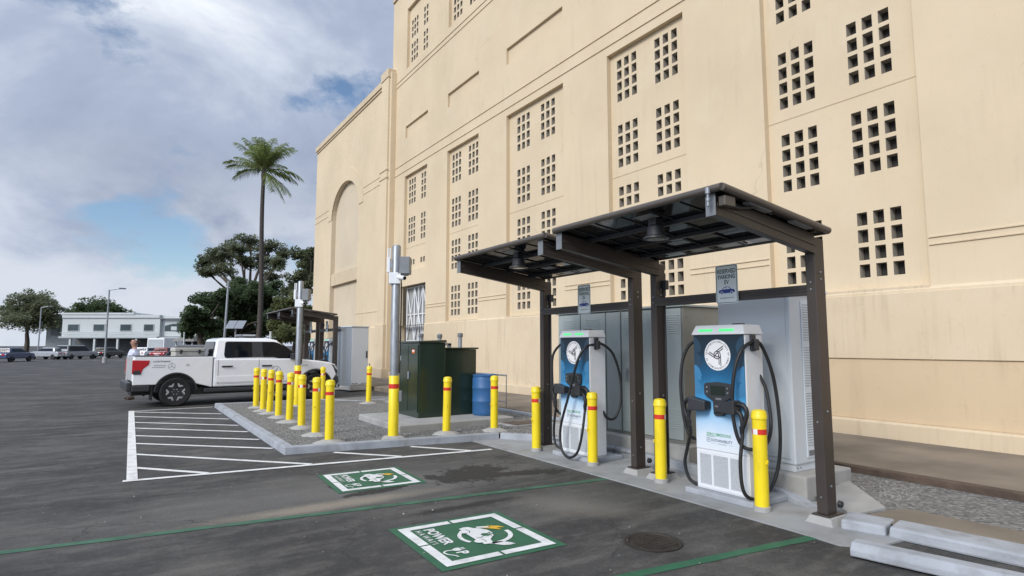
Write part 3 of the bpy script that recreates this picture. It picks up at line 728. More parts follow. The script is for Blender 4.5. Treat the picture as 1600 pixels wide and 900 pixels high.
row = [(2.94, 9.93), (2.98, 10.89), (3.0, 11.97), (3.01, 13.01), (2.99, 13.95), (2.98, 14.85), (2.96, 15.51), (2.96, 16.41)]
rowlab = ['yellow bollard nearest the front left corner of the gravel island', 'second yellow bollard from the corner in the row along the left kerb',
          'third yellow bollard from the corner in the left kerb row, white tape facing', 'fourth yellow bollard from the corner in the left kerb row',
          'fifth yellow bollard from the corner in the left kerb row', 'sixth yellow bollard from the corner in the left kerb row',
          'seventh yellow bollard from the corner, beside the last of the left kerb row', 'yellow bollard at the far end of the left kerb row by the pickup']
rots = [0, R(-38), R(105), R(150), 0, 0, R(100), 0]
for i, (x, y) in enumerate(row): bollard((x, y, 0.10), rowlab[i], True, i, rots[i])
bollard((5.0, 9.74, 0.10), 'yellow bollard in front of the dark green transformer box', True, 20, 0)
bollard((5.94, 9.61, 0.10), 'yellow bollard in front of the blue drum', True, 21, R(8))
bollard((5.78, 15.97, 0.10), 'yellow bollard on the back of the island near the tall grey cabinet', True, 22, 0)
bollard((5.18, 18.3, 0.02), 'yellow bollard at the nose of the white pickup', False, 23, R(100))
for i, (x, y, lab, rt) in enumerate([(5.60, 7.78, 'yellow bollard to the left of the farther charger, at the farthest canopy post', R(-40)), (5.60, 6.43, 'yellow bollard hiding the right edge of the farther charger', R(10)),
                                 (5.61, 5.18, 'yellow bollard in front of the canopy post between the two chargers', R(-38)), (5.52, 3.75, 'nearest yellow bollard, at the right edge of the near charger', R(38))]):
    bollard((x, y, 0.012), lab, False, 30+i, rt)

# ------------------------------------------------------------------ camera poles
def camera_pole(x, y, label, top):
    z = 0.10
    p = thing('camera_pole', (x, y, z), label, 'pole', 'galvanised camera poles on the gravel island')
    m = MB(); m.lathe([(0.075, 0.9), (0.075, top-z-0.03), (0.06, top-z-0.005), (0.03, top-z)], 20, (x, y, z)); m.build('pole', M['galv'], p)
    m = MB(); m.lathe([(0.088, 0), (0.088, 1.05), (0.08, 1.06)], 24, (x, y, z)); m.build('sleeve', M['yellow'], p)
    q = R(235); m = MB(); r = 0.0893; n = 16
    for k in range(n):
        a0, a1 = q-R(100)+R(200)*k/n, q-R(100)+R(200)*(k+1)/n
        m.add([(x+r*math.cos(a0), y+r*math.sin(a0), z+0.84), (x+r*math.cos(a1), y+r*math.sin(a1), z+0.84), (x+r*math.cos(a1), y+r*math.sin(a1), z+0.92), (x+r*math.cos(a0), y+r*math.sin(a0), z+0.92)], [(0, 1, 2, 3)], True)
    m.build('red_tape', M['red_tape'], p)
    m = MB(); m.lathe([(0.20, -0.04), (0.19, 0.012), (0.15, 0.03), (0.1, 0.04)], 20, (x, y, z), jit=0.3); m.build('footing', M['concrete'], p)
    # the fittings face the stalls: local axes across the view
    r_ = Vector((0.83, -0.55, 0)); f_ = Vector((-0.55, -0.83, 0)); c = Vector((x, y, 0))
    def T(a, b, zz): v = c+r_*a+f_*b; return (v.x, v.y, zz)
    t = top
    m = MB(); m.box(0.06, 0.25, -0.12, 0.1, t-0.52, t-0.22, T); m.box(0.055, 0.065, -0.13, 0.11, t-0.525, t-0.215, T); m.box(0.09, 0.21, -0.08, 0.06, t-0.545, t-0.52, T); eq = m.build('equipment_box', M['galv_dark'], p, bevel=0.008)
    m = MB(); m.box(-0.155, -0.095, -0.05, 0.08, t-0.5, t-0.24, T); m.box(-0.1, -0.05, -0.03, 0.03, t-0.42, t-0.3, T)
    rad = m.build('radio', M['white_plastic'], p, bevel=0.01)
    m = MB()
    for a in (-0.145, -0.105): v = Vector(T(a, 0.02, t-0.24)); m.tube([v, v+Vector((0, 0, 0.18))], 0.014, 8)
    m.build('antenna', M['white_plastic'], rad)
    m = MB(); m.box(-0.11, 0.10, 0.04, 0.10, t-0.70, t-0.5, T); m.box(-0.10, -0.06, -0.1, 0.06, t-0.72, t-0.56, T); m.build('bracket_box', M['white_metal'], p, bevel=0.012)
    m = MB(); a0 = Vector(T(0.06, 0.12, t-0.585)); a1 = Vector(T(0.20, 0.26, t-0.62)); m.tube([a0, a1], 0.037, 16)
    cm = m.build('camera', M['white_plastic'], p)
    d = (a1-a0).normalized(); m = MB(); m.tube([a1+d*0.001, a1+d*0.004], 0.030, 16); m.build('lens', M['glass'], cm)
    m = MB(); m.tube(spline([T(0.085, -0.02, t-0.55), T(0.1, 0.0, t-0.9), T(0.095, 0, t-1.8), T(0.09, 0, 1.2)], 6), 0.013, 8); m.build('conduit', M['black_rubber'], p)
    m = MB(); m.box(0.09, 0.14, -0.03, 0.03, 0.72, 0.90, T); m.build('junction_box', M['galv_dark'], p, bevel=0.005)
    return p
camera_pole(3.99, 9.77, 'near galvanised pole with camera and antennas beside the green transformer', 3.46)
camera_pole(3.91, 16.17, 'far galvanised pole with camera in front of the pickup hood', 3.40)

# ------------------------------------------------------------------ island equipment
pad = MB(); pad.box(4.35, 6.88, 10.35, 12.6, -0.02, 0.21); tag(pad.build('concrete_pad', M['concrete'], bevel=0.02), 'grey concrete pad under the green transformer boxes', 'concrete pad')
t = thing('transformer', (5.4, 11.68, 0.21), 'taller dark green transformer cabinet with double doors', 'transformer')
m = MB(); m.box(5.10, 5.70, 11.18, 12.20, 0.21, 1.74); m.build('body', M['tx_green'], t, bevel=0.012)
m = MB(); m.hexa([(5.06, 11.15, 1.742), (5.72, 11.15, 1.742), (5.72, 12.23, 1.742), (5.06, 12.23, 1.742)], [(5.07, 11.16, 1.775), (5.71, 11.16, 1.80), (5.71, 12.22, 1.80), (5.07, 12.22, 1.775)]); m.build('lid', M['tx_green'], t, bevel=0.008)
for y0, y1 in ((11.21, 11.68), (11.70, 12.17)):
    m = MB(); m.box(5.082, 5.099, y0, y1, 0.32, 1.70); dr = m.build('door', M['tx_green'], t, bevel=0.006)
    if y0 < 11.3:
        m = MB(); m.box(5.05, 5.081, 11.60, 11.66, 0.98, 1.14); m.build('handle', M['galv'], dr, bevel=0.01)
m = MB(); m.box(5.079, 5.0815, 11.36, 11.50, 1.52, 1.60); wl = m.build('warning_label', pm('label_orange', (0.6, 0.14, 0.03), 0.5), t)
m = MB(); m.box(5.0765, 5.079, 11.38, 11.48, 1.555, 1.585); m.build('label_text', M['decal_white'], wl)
m = MB(); m.box(5.075, 5.081, 12.08, 12.13, 1.36, 1.46); m.build('number_plate', M['decal_white'], t)
t = thing('transformer_tank', (6.1, 11.7, 0.21), 'shorter plain dark green transformer tank beside the blue drum', 'transformer')
m = MB(); m.box(5.71, 6.50, 11.27, 12.15, 0.21, 1.60); m.build('body', M['tx_green'], t, bevel=0.012)
m = MB(); m.box(5.705, 6.54, 11.23, 12.2, 1.603, 1.64); m.build('lid', M['tx_green'], t, bevel=0.01)
m = MB()
for y in (11.5, 11.9): m.tube([(6.515, y, 1.2), (6.56, y, 1.2), (6.56, y, 1.5), (6.515, y, 1.5)], 0.02, 6)
m.build('lifting_lug', M['tx_green'], t)
m = MB(); m.box(6.3, 6.38, 12.22, 12.28, 0.2, 1.72); m.box(5.75, 6.38, 12.22, 12.28, 1.68, 1.74); tag(m.build('pipe_stand', M['galv']), 'thin grey pipe stand just behind the shorter green tank', 'pipe stand')
dd = thing('plastic_drum', (6.57, 11.0, 0.21), 'blue plastic drum standing beside the green tank', 'drum')
m = MB(); m.lathe([(0.25, 0), (0.27, 0.03), (0.275, 0.08), (0.275, 0.27), (0.283, 0.285), (0.283, 0.31), (0.275, 0.325), (0.275, 0.55), (0.283, 0.565), (0.283, 0.59), (0.275, 0.605), (0.275, 0.76), (0.262, 0.80), (0.27, 0.81), (0.27, 0.85), (0.25, 0.855), (0.245, 0.83)], 32, dd.location)
m.build('barrel_body', M['blue_drum'], dd)
m = MB(); m.lathe([(0.03, 0.83), (0.03, 0.85)], 12, (6.45, 11.05, 0.21)); m.lathe([(0.03, 0.83), (0.03, 0.85)], 12, (6.7, 10.95, 0.21)); m.build('bung', M['black_plastic'], dd)
for i, (x, y, tt, lab) in enumerate([(7.0, 15.24, 2.02, 'capped grey vent pipe directly above the taller green box'), (7.3, 14.68, 2.0, 'capped grey vent pipe, middle of the three by the wall'), (7.6, 14.05, 2.02, 'capped grey vent pipe farthest right of the three by the wall')]):
    p = thing('vent_pipe', (x, y, 0.05), lab, 'vent pipe', 'grey vent pipes behind the transformer')
    m = MB(); m.lathe([(0.055, 0), (0.055, tt-0.12)], 14, p.location); m.build('pipe', M['galv'], p)
    m = MB(); m.lathe([(0.07, tt-0.16), (0.075, tt-0.15), (0.075, tt-0.07), (0.05, tt-0.05)], 14, p.location); m.build('cap', M['galv_dark'], p)
rr = thing('pipe_rail', (7.9, 13.4, 0.1), 'low grey pipe rail along the sidewalk behind the drum', 'railing')
m = MB()
for y in (12.3, 12.7, 13.1, 13.5, 13.9, 14.3): m.tube([(7.95, y, 0.1), (7.95, y, 0.95)], 0.012, 6)
m.build('baluster', M['galv'], rr)
m = MB(); m.tube([(7.95, 12.3, 0.95), (7.95, 14.3, 0.95)], 0.02, 8); m.tube([(7.95, 12.3, 0.3), (7.95, 14.3, 0.3)], 0.015, 8); m.build('top_rail', M['galv'], rr)
vv = thing('vault_cover', (6.98, 10.35, 0.1), 'rusty utility vault lid in a pale concrete frame on the gravel', 'utility cover')
def vq(cx, cy, hx, hy, rot, z0, z1, mb):
    c, s_ = math.cos(rot), math.sin(rot)
    mb.box(-hx, hx, -hy, hy, z0, z1, lambda x, y, z: (cx+x*c-y*s_, cy+x*s_+y*c, z))
m = MB(); vq(6.98, 10.1, 0.5, 0.33, 0.1, 0.03, 0.115, m); m.build('frame', M['concrete'], vv, bevel=0.01)
m = MB(); vq(6.98, 10.1, 0.42, 0.25, 0.1, 0.1, 0.121, m); m.build('lid', M['steel_lid'], vv, bevel=0.004)
m = MB(); m.box(6.3, 7.2, 15.6, 16.3, 0.05, 0.115); tag(m.build('vault_slab', M['concrete'], bevel=0.01), 'small pale concrete slab flush in the gravel at the back of the island', 'concrete slab')

gc = thing('equipment_cabinet', (7.25, 22.0, 0.1), 'tall pale grey locker cabinet against the wall by the arched wing', 'cabinet')
def GC(a, b, z):   # cabinet turned a little
    c, s_ = math.cos(R(8)), math.sin(R(8)); return (7.28+a*c-b*s_, 22.0+a*s_+b*c, z)
gs = pm('stainless_side', (0.40, 0.43, 0.46), 0.3, metal=0.6, var=0.1, scale=1, stretch=(6, 6, 0.3))
m = MB(); m.box(-0.34, 0.34, -0.62, 0.62, 0.2, 2.36, GC); m.build('body', gs, gc, bevel=0.01)
m = MB(); m.box(-0.37, 0.37, -0.65, 0.65, 2.362, 2.405, GC); m.build('roof', M['cab_white'], gc, bevel=0.01)
m = MB(); m.box(-0.36, 0.36, -0.64, 0.64, 0.05, 0.198, GC); m.build('base', M['concrete'], gc, bevel=0.01)
m = MB(); m.box(-0.32, 0.32, -0.638, -0.622, 0.26, 2.32, GC); dr = m.build('door', M['cab_white'], gc, bevel=0.006)
m = MB(); m.box(0.24, 0.30, -0.665, -0.639, 1.22, 1.48, GC); m.build('handle', M['black_plastic'], dr, bevel=0.008)
m = MB()
for a in (-0.26, -0.12, 0.12, 0.26): m.box(a-0.05, a+0.05, -0.641, -0.6385, 0.29, 0.31, GC)
m.build('vent', M['black_slot'], dr)
m = MB(); m.tube([GC(0.48, -0.5, 0.1), GC(0.48, -0.5, 1.0), GC(0.48, -0.2, 1.0), GC(0.48, -0.2, 0.1)], 0.02, 8); tag(m.build('hoop_guard', M['galv_dark']), 'small grey hoop rail right of the tall grey locker cabinet', 'rail')

# ------------------------------------------------------------------ cabinets behind the chargers
cb = thing('switchgear_cabinet', (7.15, 7.1, 0.3), 'long grey-green switchgear cabinet with louvred doors behind the chargers', 'cabinet')
m = MB(); m.box(6.56, 7.75, 5.55, 8.75, 0.0, 0.29); tag(m.build('cabinet_plinth', M['concrete'], bevel=0.015), 'concrete plinth under the long grey-green cabinet', 'concrete plinth')
m = MB(); m.box(6.72, 7.62, 5.72, 8.62, 0.292, 2.24); m.build('body', M['cab_end'], cb, bevel=0.008)
m = MB(); m.box(6.68, 7.66, 5.69, 6.98, 2.242, 2.275); m.box(6.68, 7.66, 7.0, 8.66, 2.242, 2.27); m.build('roof', M['cab_grey'], cb, bevel=0.008)
dy = [(8.60, 7.98), (7.97, 7.33), (7.32, 6.98), (6.96, 6.58), (6.57, 6.16), (6.15, 5.74)]
for i, (y1, y0) in enumerate(dy):
    m = MB(); m.box(6.697, 6.718, y0+0.006, y1-0.006, 0.34, 2.22)
    dr = m.build('door', M['cab_grey'], cb, bevel=0.005)
    if i in (0, 1, 3, 5):
        yc = (y0+y1)/2; wv = 0.12 if i == 3 else 0.17
        for zz in (1.86, 0.50):
            m = MB()
            for k in range(9):
                z = zz+k*0.032
                for yy in ((yc-wv, yc+wv),):
                    m.hexa([(6.6965, yy[0], z), (6.69, yy[0], z), (6.69, yy[1], z), (6.6965, yy[1], z)], [(6.6965, yy[0], z+0.018), (6.6955, yy[0], z+0.018), (6.6955, yy[1], z+0.018), (6.6965, yy[1], z+0.018)])
            m.build('louvre', M['cab_grey'], dr)
    if i in (1, 3):
        m = MB(); yh = y1-0.12
        m.box(6.685, 6.696, yh-0.03, yh+0.03, 1.12, 1.32); m.tube([(6.684, yh, 1.28), (6.655, yh, 1.26), (6.655, yh, 1.15)], 0.012, 8)
        m.build('handle', M['galv'], dr, bevel=0.005)
m = MB()
for z in (0.5, 0.9, 1.3, 1.7, 2.1):
    for x in (6.8, 7.2, 7.55): m.tube([(x, 5.719, z), (x, 5.712, z)], 0.012, 8)
m.build('bolt', M['galv_dark'], cb)

wc = thing('power_cabinet', (6.68, 4.32, 0.28), 'pale grey power cabinet with side vents behind the near charger', 'cabinet')
m = MB(); m.box(6.18, 7.12, 3.66, 5.0, 0.0, 0.278); tag(m.build('cabinet_plinth', M['concrete'], bevel=0.02), 'concrete plinth under the pale grey power cabinet', 'concrete plinth')
m = MB(); m.box(6.30, 7.02, 3.84, 4.80, 0.36, 2.28); m.build('body', M['cab_white'], wc, bevel=0.012)
m = MB(); m.box(6.32, 7.0, 3.86, 4.78, 0.28, 0.359); m.build('base', M['cab_white'], wc, bevel=0.004)
m = MB(); m.box(6.27, 7.05, 3.80, 4.84, 2.282, 2.335); m.build('roof', M['white_metal'], wc, bevel=0.012)
m = MB(); m.box(6.287, 6.298, 3.89, 4.76, 0.42, 2.24); m.build('door', M['cab_white'], wc, bevel=0.004)
m = MB(); m.box(6.52, 6.80, 3.829, 3.8385, 0.42, 2.2); vt = m.build('vent_panel', M['cab_vent'], wc, bevel=0.003)
for k0, k1 in ((0, 21), (23, 39), (41, 56)):
    m = MB()
    for k in range(k0, k1):
        z = 0.55+k*0.029
        m.box(6.54, 6.78, 3.8265, 3.8288, z, z+0.010)
    m.build('vent', M['vent_shade'], vt)
m = MB(); m.box(6.55, 6.65, 3.826, 3.8288, 0.44, 0.50); m.build('id_plate', M['galv_dark'], vt)
m = MB()
for x in (6.36, 6.42, 6.9, 6.96): m.tube([(x, 3.859, 0.32), (x, 3.853, 0.32)], 0.008, 8)
m.build('bolt', M['galv_dark'], wc)

# slabs and kerbs at the right-hand end
m = MB(); m.add([(6.72, 3.97, 0.115), (7.38, 3.99, 0.16), (6.40, 2.98, 0.09), (5.93, 3.08, 0.07), (6.72, 3.97, -.05), (7.38, 3.99, -.05), (6.40, 2.98, -.05), (5.93, 3.08, -.05)],
                   [(0, 1, 2, 3), (4, 5, 1, 0), (5, 6, 2, 1), (6, 7, 3, 2), (7, 4, 0, 3)])
tag(m.build('ramp_slab', M['concrete'], bevel=0.008), 'sloping pale concrete slab at the foot of the nearest canopy post', 'concrete slab')
m = MB(); m.add([(5.80, 3.0, 0.085), (6.5, 2.86, 0.09), (6.6, 1.0, 0.09), (6.05, 1.0, 0.085), (5.85, 2.7, 0.085)], [(0, 1, 2, 3, 4)]); struct(m.build('footpath', M['sidewalk']))
def kerb_block(pts, h, label):
    m = MB(); n = len(pts); c = Vector((sum(p[0] for p in pts)/n, sum(p[1] for p in pts)/n))
    top = [(c.x+(p[0]-c.x)*0.94, c.y+(p[1]-c.y)*0.99, h) for p in pts]
    m.hexa([(x, y, 0.0) for x, y in pts], top)
    return tag(m.build('kerb_block', M['concrete_kerb'], bevel=0.02), label, 'kerb', 'pale kerb blocks right of the near canopy post')
kerb_block([(5.58, 3.00), (5.92, 3.10), (6.02, 2.72), (5.68, 2.66)], 0.10, 'kerb block touching the foot of the nearest canopy post')
kerb_block([(5.69, 2.645), (6.03, 2.705), (6.2, 1.2), (5.86, 1.15)], 0.10, 'longer kerb block behind the pale wheel stop')
m = MB()
P0, P1 = Vector((5.02, 2.60)), Vector((5.36, 0.87)); d = (P1-P0).normalized(); n = Vector((-d.y, d.x)); hw, tw = 0.105, 0.06
prof = [(-hw, 0.016), (-hw, 0.07), (-tw, 0.12), (tw, 0.12), (hw, 0.07), (hw, 0.016)]
m.prism(prof, lambda a_, b_, k: ((P0+d*k+n*a_).x, (P0+d*k+n*a_).y, b_), 0.0, (P1-P0).length)
tag(m.build('wheel_stop', M['concrete_kerb'], bevel=0.012), 'pale painted concrete wheel stop at the lower right', 'wheel stop')

# ------------------------------------------------------------------ canopies
SL = -0.122
def zr(x): return 3.0+SL*(x-4.07)
def canopy(label):
    c = thing('canopy', (5.7, 4.2, 0.0), label, 'canopy', 'brown solar canopies over the chargers')
    for y, yb in ((3.18, 3.16), (5.32, 5.24)):
        px = 5.695+(y-3.14)*0.04
        m = MB(); m.box(px-0.085, px+0.085, y-0.05, y+0.05, 0.095, 2.735); po = m.build('post', M['bronze'], c, bevel=0.006)
        m = MB()
        for z in (0.35, 1.05, 2.33, 2.40): m.tube([(px, y-0.051, z), (px, y-0.058, z)], 0.011, 8); m.tube([(px-0.085, y, z-0.1), (px-0.092, y, z-0.1)], 0.009, 8)
        m.build('bolt', M['galv'], po)
        m = MB(); m.box(px-0.12, px+0.14, y-0.085, y+0.085, 0.08, 0.094); m.build('base_plate', M['bronze'], po, bevel=0.003)
        m = MB(); m.hexa([(px-.17, y-0.14, 0.0), (px+.2, y-0.14, 0.0), (px+.2, y+0.14, 0.0), (px-.17, y+0.14, 0.0)], [(px-.13, y-0.10, 0.079), (px+.16, y-0.10, 0.079), (px+.16, y+0.10, 0.079), (px-.13, y+0.10, 0.079)])
        m.build('post_footing', M['concrete'], po, bevel=0.008)
        x0, x1 = 4.11, px-0.088
        def bz(x): return zr(x)-0.045
        m = MB(); m.hexa([(x0, yb-0.04, bz(x0)-0.17), (x1, yb-0.04, bz(x1)-0.19), (x1, yb+0.04, bz(x1)-0.19), (x0, yb+0.04, bz(x0)-0.17)],
                         [(x0, yb-0.04, bz(x0)), (x1, yb-0.04, bz(x1)), (x1, yb+0.04, bz(x1)), (x0, yb+0.04, bz(x0))])
        m.hexa([(x0+.02, yb-0.048, bz(x0)-0.10), (x1, yb-0.048, bz(x1)-0.115), (x1, yb-0.041, bz(x1)-0.115), (x0+.02, yb-0.041, bz(x0)-0.10)],
               [(x0+.02, yb-0.048, bz(x0)-0.07), (x1, yb-0.048, bz(x1)-0.08), (x1, yb-0.041, bz(x1)-0.08), (x0+.02, yb-0.041, bz(x0)-0.07)])
        m.build('beam', M['bronze'], c, bevel=0.005)
        m = MB(); m.box(4.096, 4.108, yb-0.05, yb+0.05, bz(x0)-0.18, bz(x0)+0.01); m.build('beam_cap', M['galv_dark'], c, bevel=0.003)
    X0, X1, Y0, Y1 = 4.07, 5.68, 3.02, 5.29
    m = MB(); m.hexa([(X0, Y0, zr(X0)-0.03), (X1, Y0, zr(X1)-0.03), (X1, Y1, zr(X1)-0.03), (X0, Y1, zr(X0)-0.03)], [(X0, Y0, zr(X0)+0.015), (X1, Y0, zr(X1)+0.015), (X1, Y1, zr(X1)+0.015), (X0, Y1, zr(X0)+0.015)])
    m.build('solar_roof', M['pv'], c)
    rim = [(X0, Y0), (X1, Y0), (X1, Y1), (X0, Y1)]
    m = MB()
    for (a_, b_), (c_, d_) in zip(rim, rim[1:]+rim[:1]):
        m.tube([(a_, b_, zr(a_)-0.01), (c_, d_, zr(c_)-0.01)], 0.034, 12)
    m.build('roof_rim', M['bronze_light'], c)
    m = MB()
    for x in (4.50, 4.93, 5.36):
        m.box(x-0.02, x+0.02, 3.19, 5.19, zr(x)-0.075, zr(x)-0.032)
    for y in (3.50, 3.88, 4.26, 4.64, 5.0): m.hexa([(X0+.05, y-0.008, zr(X0)-0.044), (X1-.05, y-0.008, zr(X1)-0.044), (X1-.05, y+0.008, zr(X1)-0.044), (X0+.05, y+0.008, zr(X0)-0.044)],
                                         [(X0+.05, y-0.008, zr(X0)-0.031), (X1-.05, y-0.008, zr(X1)-0.031), (X1-.05, y+0.008, zr(X1)-0.031), (X0+.05, y+0.008, zr(X0)-0.031)])
    m.build('purlin', M['black_plastic'], c)
    strip_mat = pm('pale_strip', (0.30, 0.31, 0.32), 0.35, var=0.2)      # pale grey strips on the roof underside, some skipped at random
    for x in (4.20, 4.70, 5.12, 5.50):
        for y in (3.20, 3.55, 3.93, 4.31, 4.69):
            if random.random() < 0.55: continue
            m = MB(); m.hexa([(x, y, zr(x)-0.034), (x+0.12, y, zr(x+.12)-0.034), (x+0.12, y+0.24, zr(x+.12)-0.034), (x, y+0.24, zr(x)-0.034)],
                   [(x, y, zr(x)-0.031), (x+0.12, y, zr(x+.12)-0.031), (x+0.12, y+0.24, zr(x+.12)-0.031), (x, y+0.24, zr(x)-0.031)]); m.build('roof_strip', strip_mat, c)
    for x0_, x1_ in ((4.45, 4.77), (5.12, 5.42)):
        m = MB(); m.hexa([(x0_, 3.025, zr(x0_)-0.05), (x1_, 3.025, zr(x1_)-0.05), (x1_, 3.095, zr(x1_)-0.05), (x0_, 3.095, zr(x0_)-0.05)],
               [(x0_, 3.025, zr(x0_)-0.031), (x1_, 3.025, zr(x1_)-0.031), (x1_, 3.095, zr(x1_)-0.031), (x0_, 3.095, zr(x0_)-0.031)]); m.build('roof_strip', strip_mat, c)
    lx, ly = 4.36, 4.02
    m = MB(); m.box(lx-0.05, lx+0.05, ly-0.05, ly+0.05, 2.84, zr(lx)-0.034); m.lathe([(0.06, 2.87), (0.085, 2.85), (0.085, 2.765), (0.125, 2.745), (0.13, 2.73), (0.085, 2.725)], 28, (lx, ly, 0)); lp = m.build('lamp', M['black_plastic'], c)
    m = MB(); m.lathe([(0.085, 2.7245), (0.075, 2.721)], 24, (lx, ly, 0)); m.build('lens', pm('lamp_lens', (0.35, 0.36, 0.37), 0.25), lp)
    m = MB(); m.box(5.68, 5.76, 3.192, 5.268, 2.18, 2.285); m.box(5.673, 5.679, 3.192, 5.268, 2.215, 2.23); m.box(5.673, 5.679, 3.192, 5.268, 2.245, 2.258); m.build('cross_rail', M['bronze'], c, bevel=0.004)
    m = MB(); m.box(5.80, 5.86, 5.20, 5.268, 2.40, 2.52); m.tube([(5.83, 5.25, 0.15), (5.83, 5.25, 2.42)], 0.013, 8); m.build('conduit_box', M['black_plastic'], c, bevel=0.005)
    m = MB(); m.lathe([(0.03, 0), (0.035, 0.03), (0.0, 0.05)], 12, (5.86, 3.12, 0.16), axis='y'); m.build('drain_knob', M['black_plastic'], c)
    m = MB(); m.tube(spline([(4.15, 3.07, 2.90), (4.35, 3.08, 2.86), (4.6, 3.07, 2.89), (4.85, 3.08, 2.87)], 6), 0.012, 8); m.build('roof_cable', M['black_rubber'], c)
    return c
cn = canopy('nearest brown steel canopy with a dark solar roof over the near charger')
c2 = copy_tree(cn, label='second brown solar canopy, over the farther charger of the near pair'); c2.location += Vector((0.075, 2.54, 0))
c3 = copy_tree(cn, label='brown solar canopy behind the white pickup, nearer of the distant pair'); c3.location += Vector((1.0, 19.05, 0.05))
c4 = copy_tree(cn, label='farthest brown solar canopy, beyond the white pickup'); c4.location += Vector((1.05, 21.6, 0.05))
m = MB(); m.lathe([(0.014, 0), (0.014, 0.04), (0.02, 0.043), (0.02, 0.07), (0.011, 0.077), (0.011, 0.10), (0.022, 0.105), (0.022, 0.155), (0.01, 0.16)], 14, (4.03, 3.13, 2.84))
m.build('conduit_fitting', M['galv'], cn)
m = MB(); m.box(4.12, 4.26, 3.03, 3.095, 2.845, 2.93); m.build('splice_box', M['bronze_light'], cn, bevel=0.005)

# ------------------------------------------------------------------ signs
def sign(yc, x, label, z0=2.15):
    s = thing('parking_sign', (x, yc, z0), label, 'sign', 'reserved parking signs on the canopy rails')
    W, H = 0.29, 0.44
    def rr(w_, h_, r_, cx=0.0, cz=H/2):
        o = []
        for sx, sz, a0 in ((1, 1, 0), (-1, 1, 90), (-1, -1, 180), (1, -1, 270)):
            for k in range(5):
                q = R(a0+k*22.5); o.append((cx+sx*(w_/2-r_)+r_*math.cos(q), cz+sz*(h_/2-r_)+r_*math.sin(q)))
        return o
    P = lambda d: (lambda u, v: (x-d, yc-u, z0+v))
    m = MB(); m.prism(rr(W, H, 0.03), lambda a_, b_, d: (x-d, yc-a_, z0+b_), 0.0, 0.003); pl = m.build('plate', M['sign_face'], s)
    m = MB(); o1, o2 = rr(W-0.016, H-0.016, 0.026), rr(W-0.03, H-0.03, 0.02); f = P(0.0038)
    for k in range(len(o1)): j = (k+1) % len(o1); m.poly([f(*o1[k]), f(*o1[j]), f(*o2[j]), f(*o2[k])])
    m.build('border', M['ink_sign'], s)
    m = MB()
    letters(m, 'RESERVED', 0.068, f, 0.022, squeeze=0.80, org=(0, 0.345)); letters(m, 'PARKING', 0.068, f, 0.022, squeeze=0.80, org=(0, 0.282)); letters(m, 'EV', 0.068, f, 0.022, squeeze=0.80, org=(0, 0.22))
    m.build('lettering', M['ink_sign'], s); m = MB(); letters(m, 'ZERO EMISSIONS VEHICLES', 0.018, f, 0.01, squeeze=0.85, org=(0, 0.058))
    m.build('small_lettering', M['ink_sign'], s)
    car = [(-0.105, 0.125), (-0.105, 0.148), (-0.095, 0.155), (-0.062, 0.160), (-0.035, 0.188), (-0.01, 0.193), (0.03, 0.190), (0.058, 0.163), (0.095, 0.156), (0.103, 0.146), (0.105, 0.125), (0.082, 0.122), (0.06, 0.118), (-0.06, 0.118), (-0.085, 0.122)]
    m = MB(); m.poly([f(a_, b_) for a_, b_ in car]); m.build('car_symbol', M['ink_blue'], s)
    m = MB(); f2 = P(0.0042)
    m.poly([f2(*q) for q in [(-0.048, 0.163), (-0.030, 0.182), (-0.012, 0.185), (-0.012, 0.163)]]); m.poly([f2(*q) for q in [(-0.005, 0.163), (-0.005, 0.186), (0.026, 0.184), (0.046, 0.163)]])
    for cx in (-0.065, 0.065): m.poly([f2(cx+0.018*math.cos(t), 0.122+0.018*math.sin(t)) for t in [2*math.pi*k/14 for k in range(14)]])
    m.build('symbol_gaps', M['sign_face'], s)
    m = MB(); f3 = P(0.0046)
    for cx in (-0.065, 0.065): m.poly([f3(cx+0.012*math.cos(t), 0.122+0.012*math.sin(t)) for t in [2*math.pi*k/14 for k in range(14)]])
    m.build('symbol_hub', M['ink_blue'], s)
    m = MB(); m.box(x+0.001, x+0.06, yc-0.02, yc+0.02, z0+0.02, z0+0.3); m.build('bracket', M['galv'], s)
    return s
s1 = sign(4.18, 5.66, 'parking sign with a blue car, mounted on the nearest canopy rail')
s2 = copy_tree(s1, label='parking sign with a blue car, on the rail of the second canopy'); s2.location += Vector((0.09, 2.57, 0.0))
s3 = copy_tree(s1, label='small parking sign on the nearer distant canopy behind the pickup'); s3.location += Vector((1.0, 19.05, 0.05))
s4 = copy_tree(s1, label='small parking sign on the farthest canopy behind the pickup'); s4.location += Vector((1.05, 21.6, 0.05))

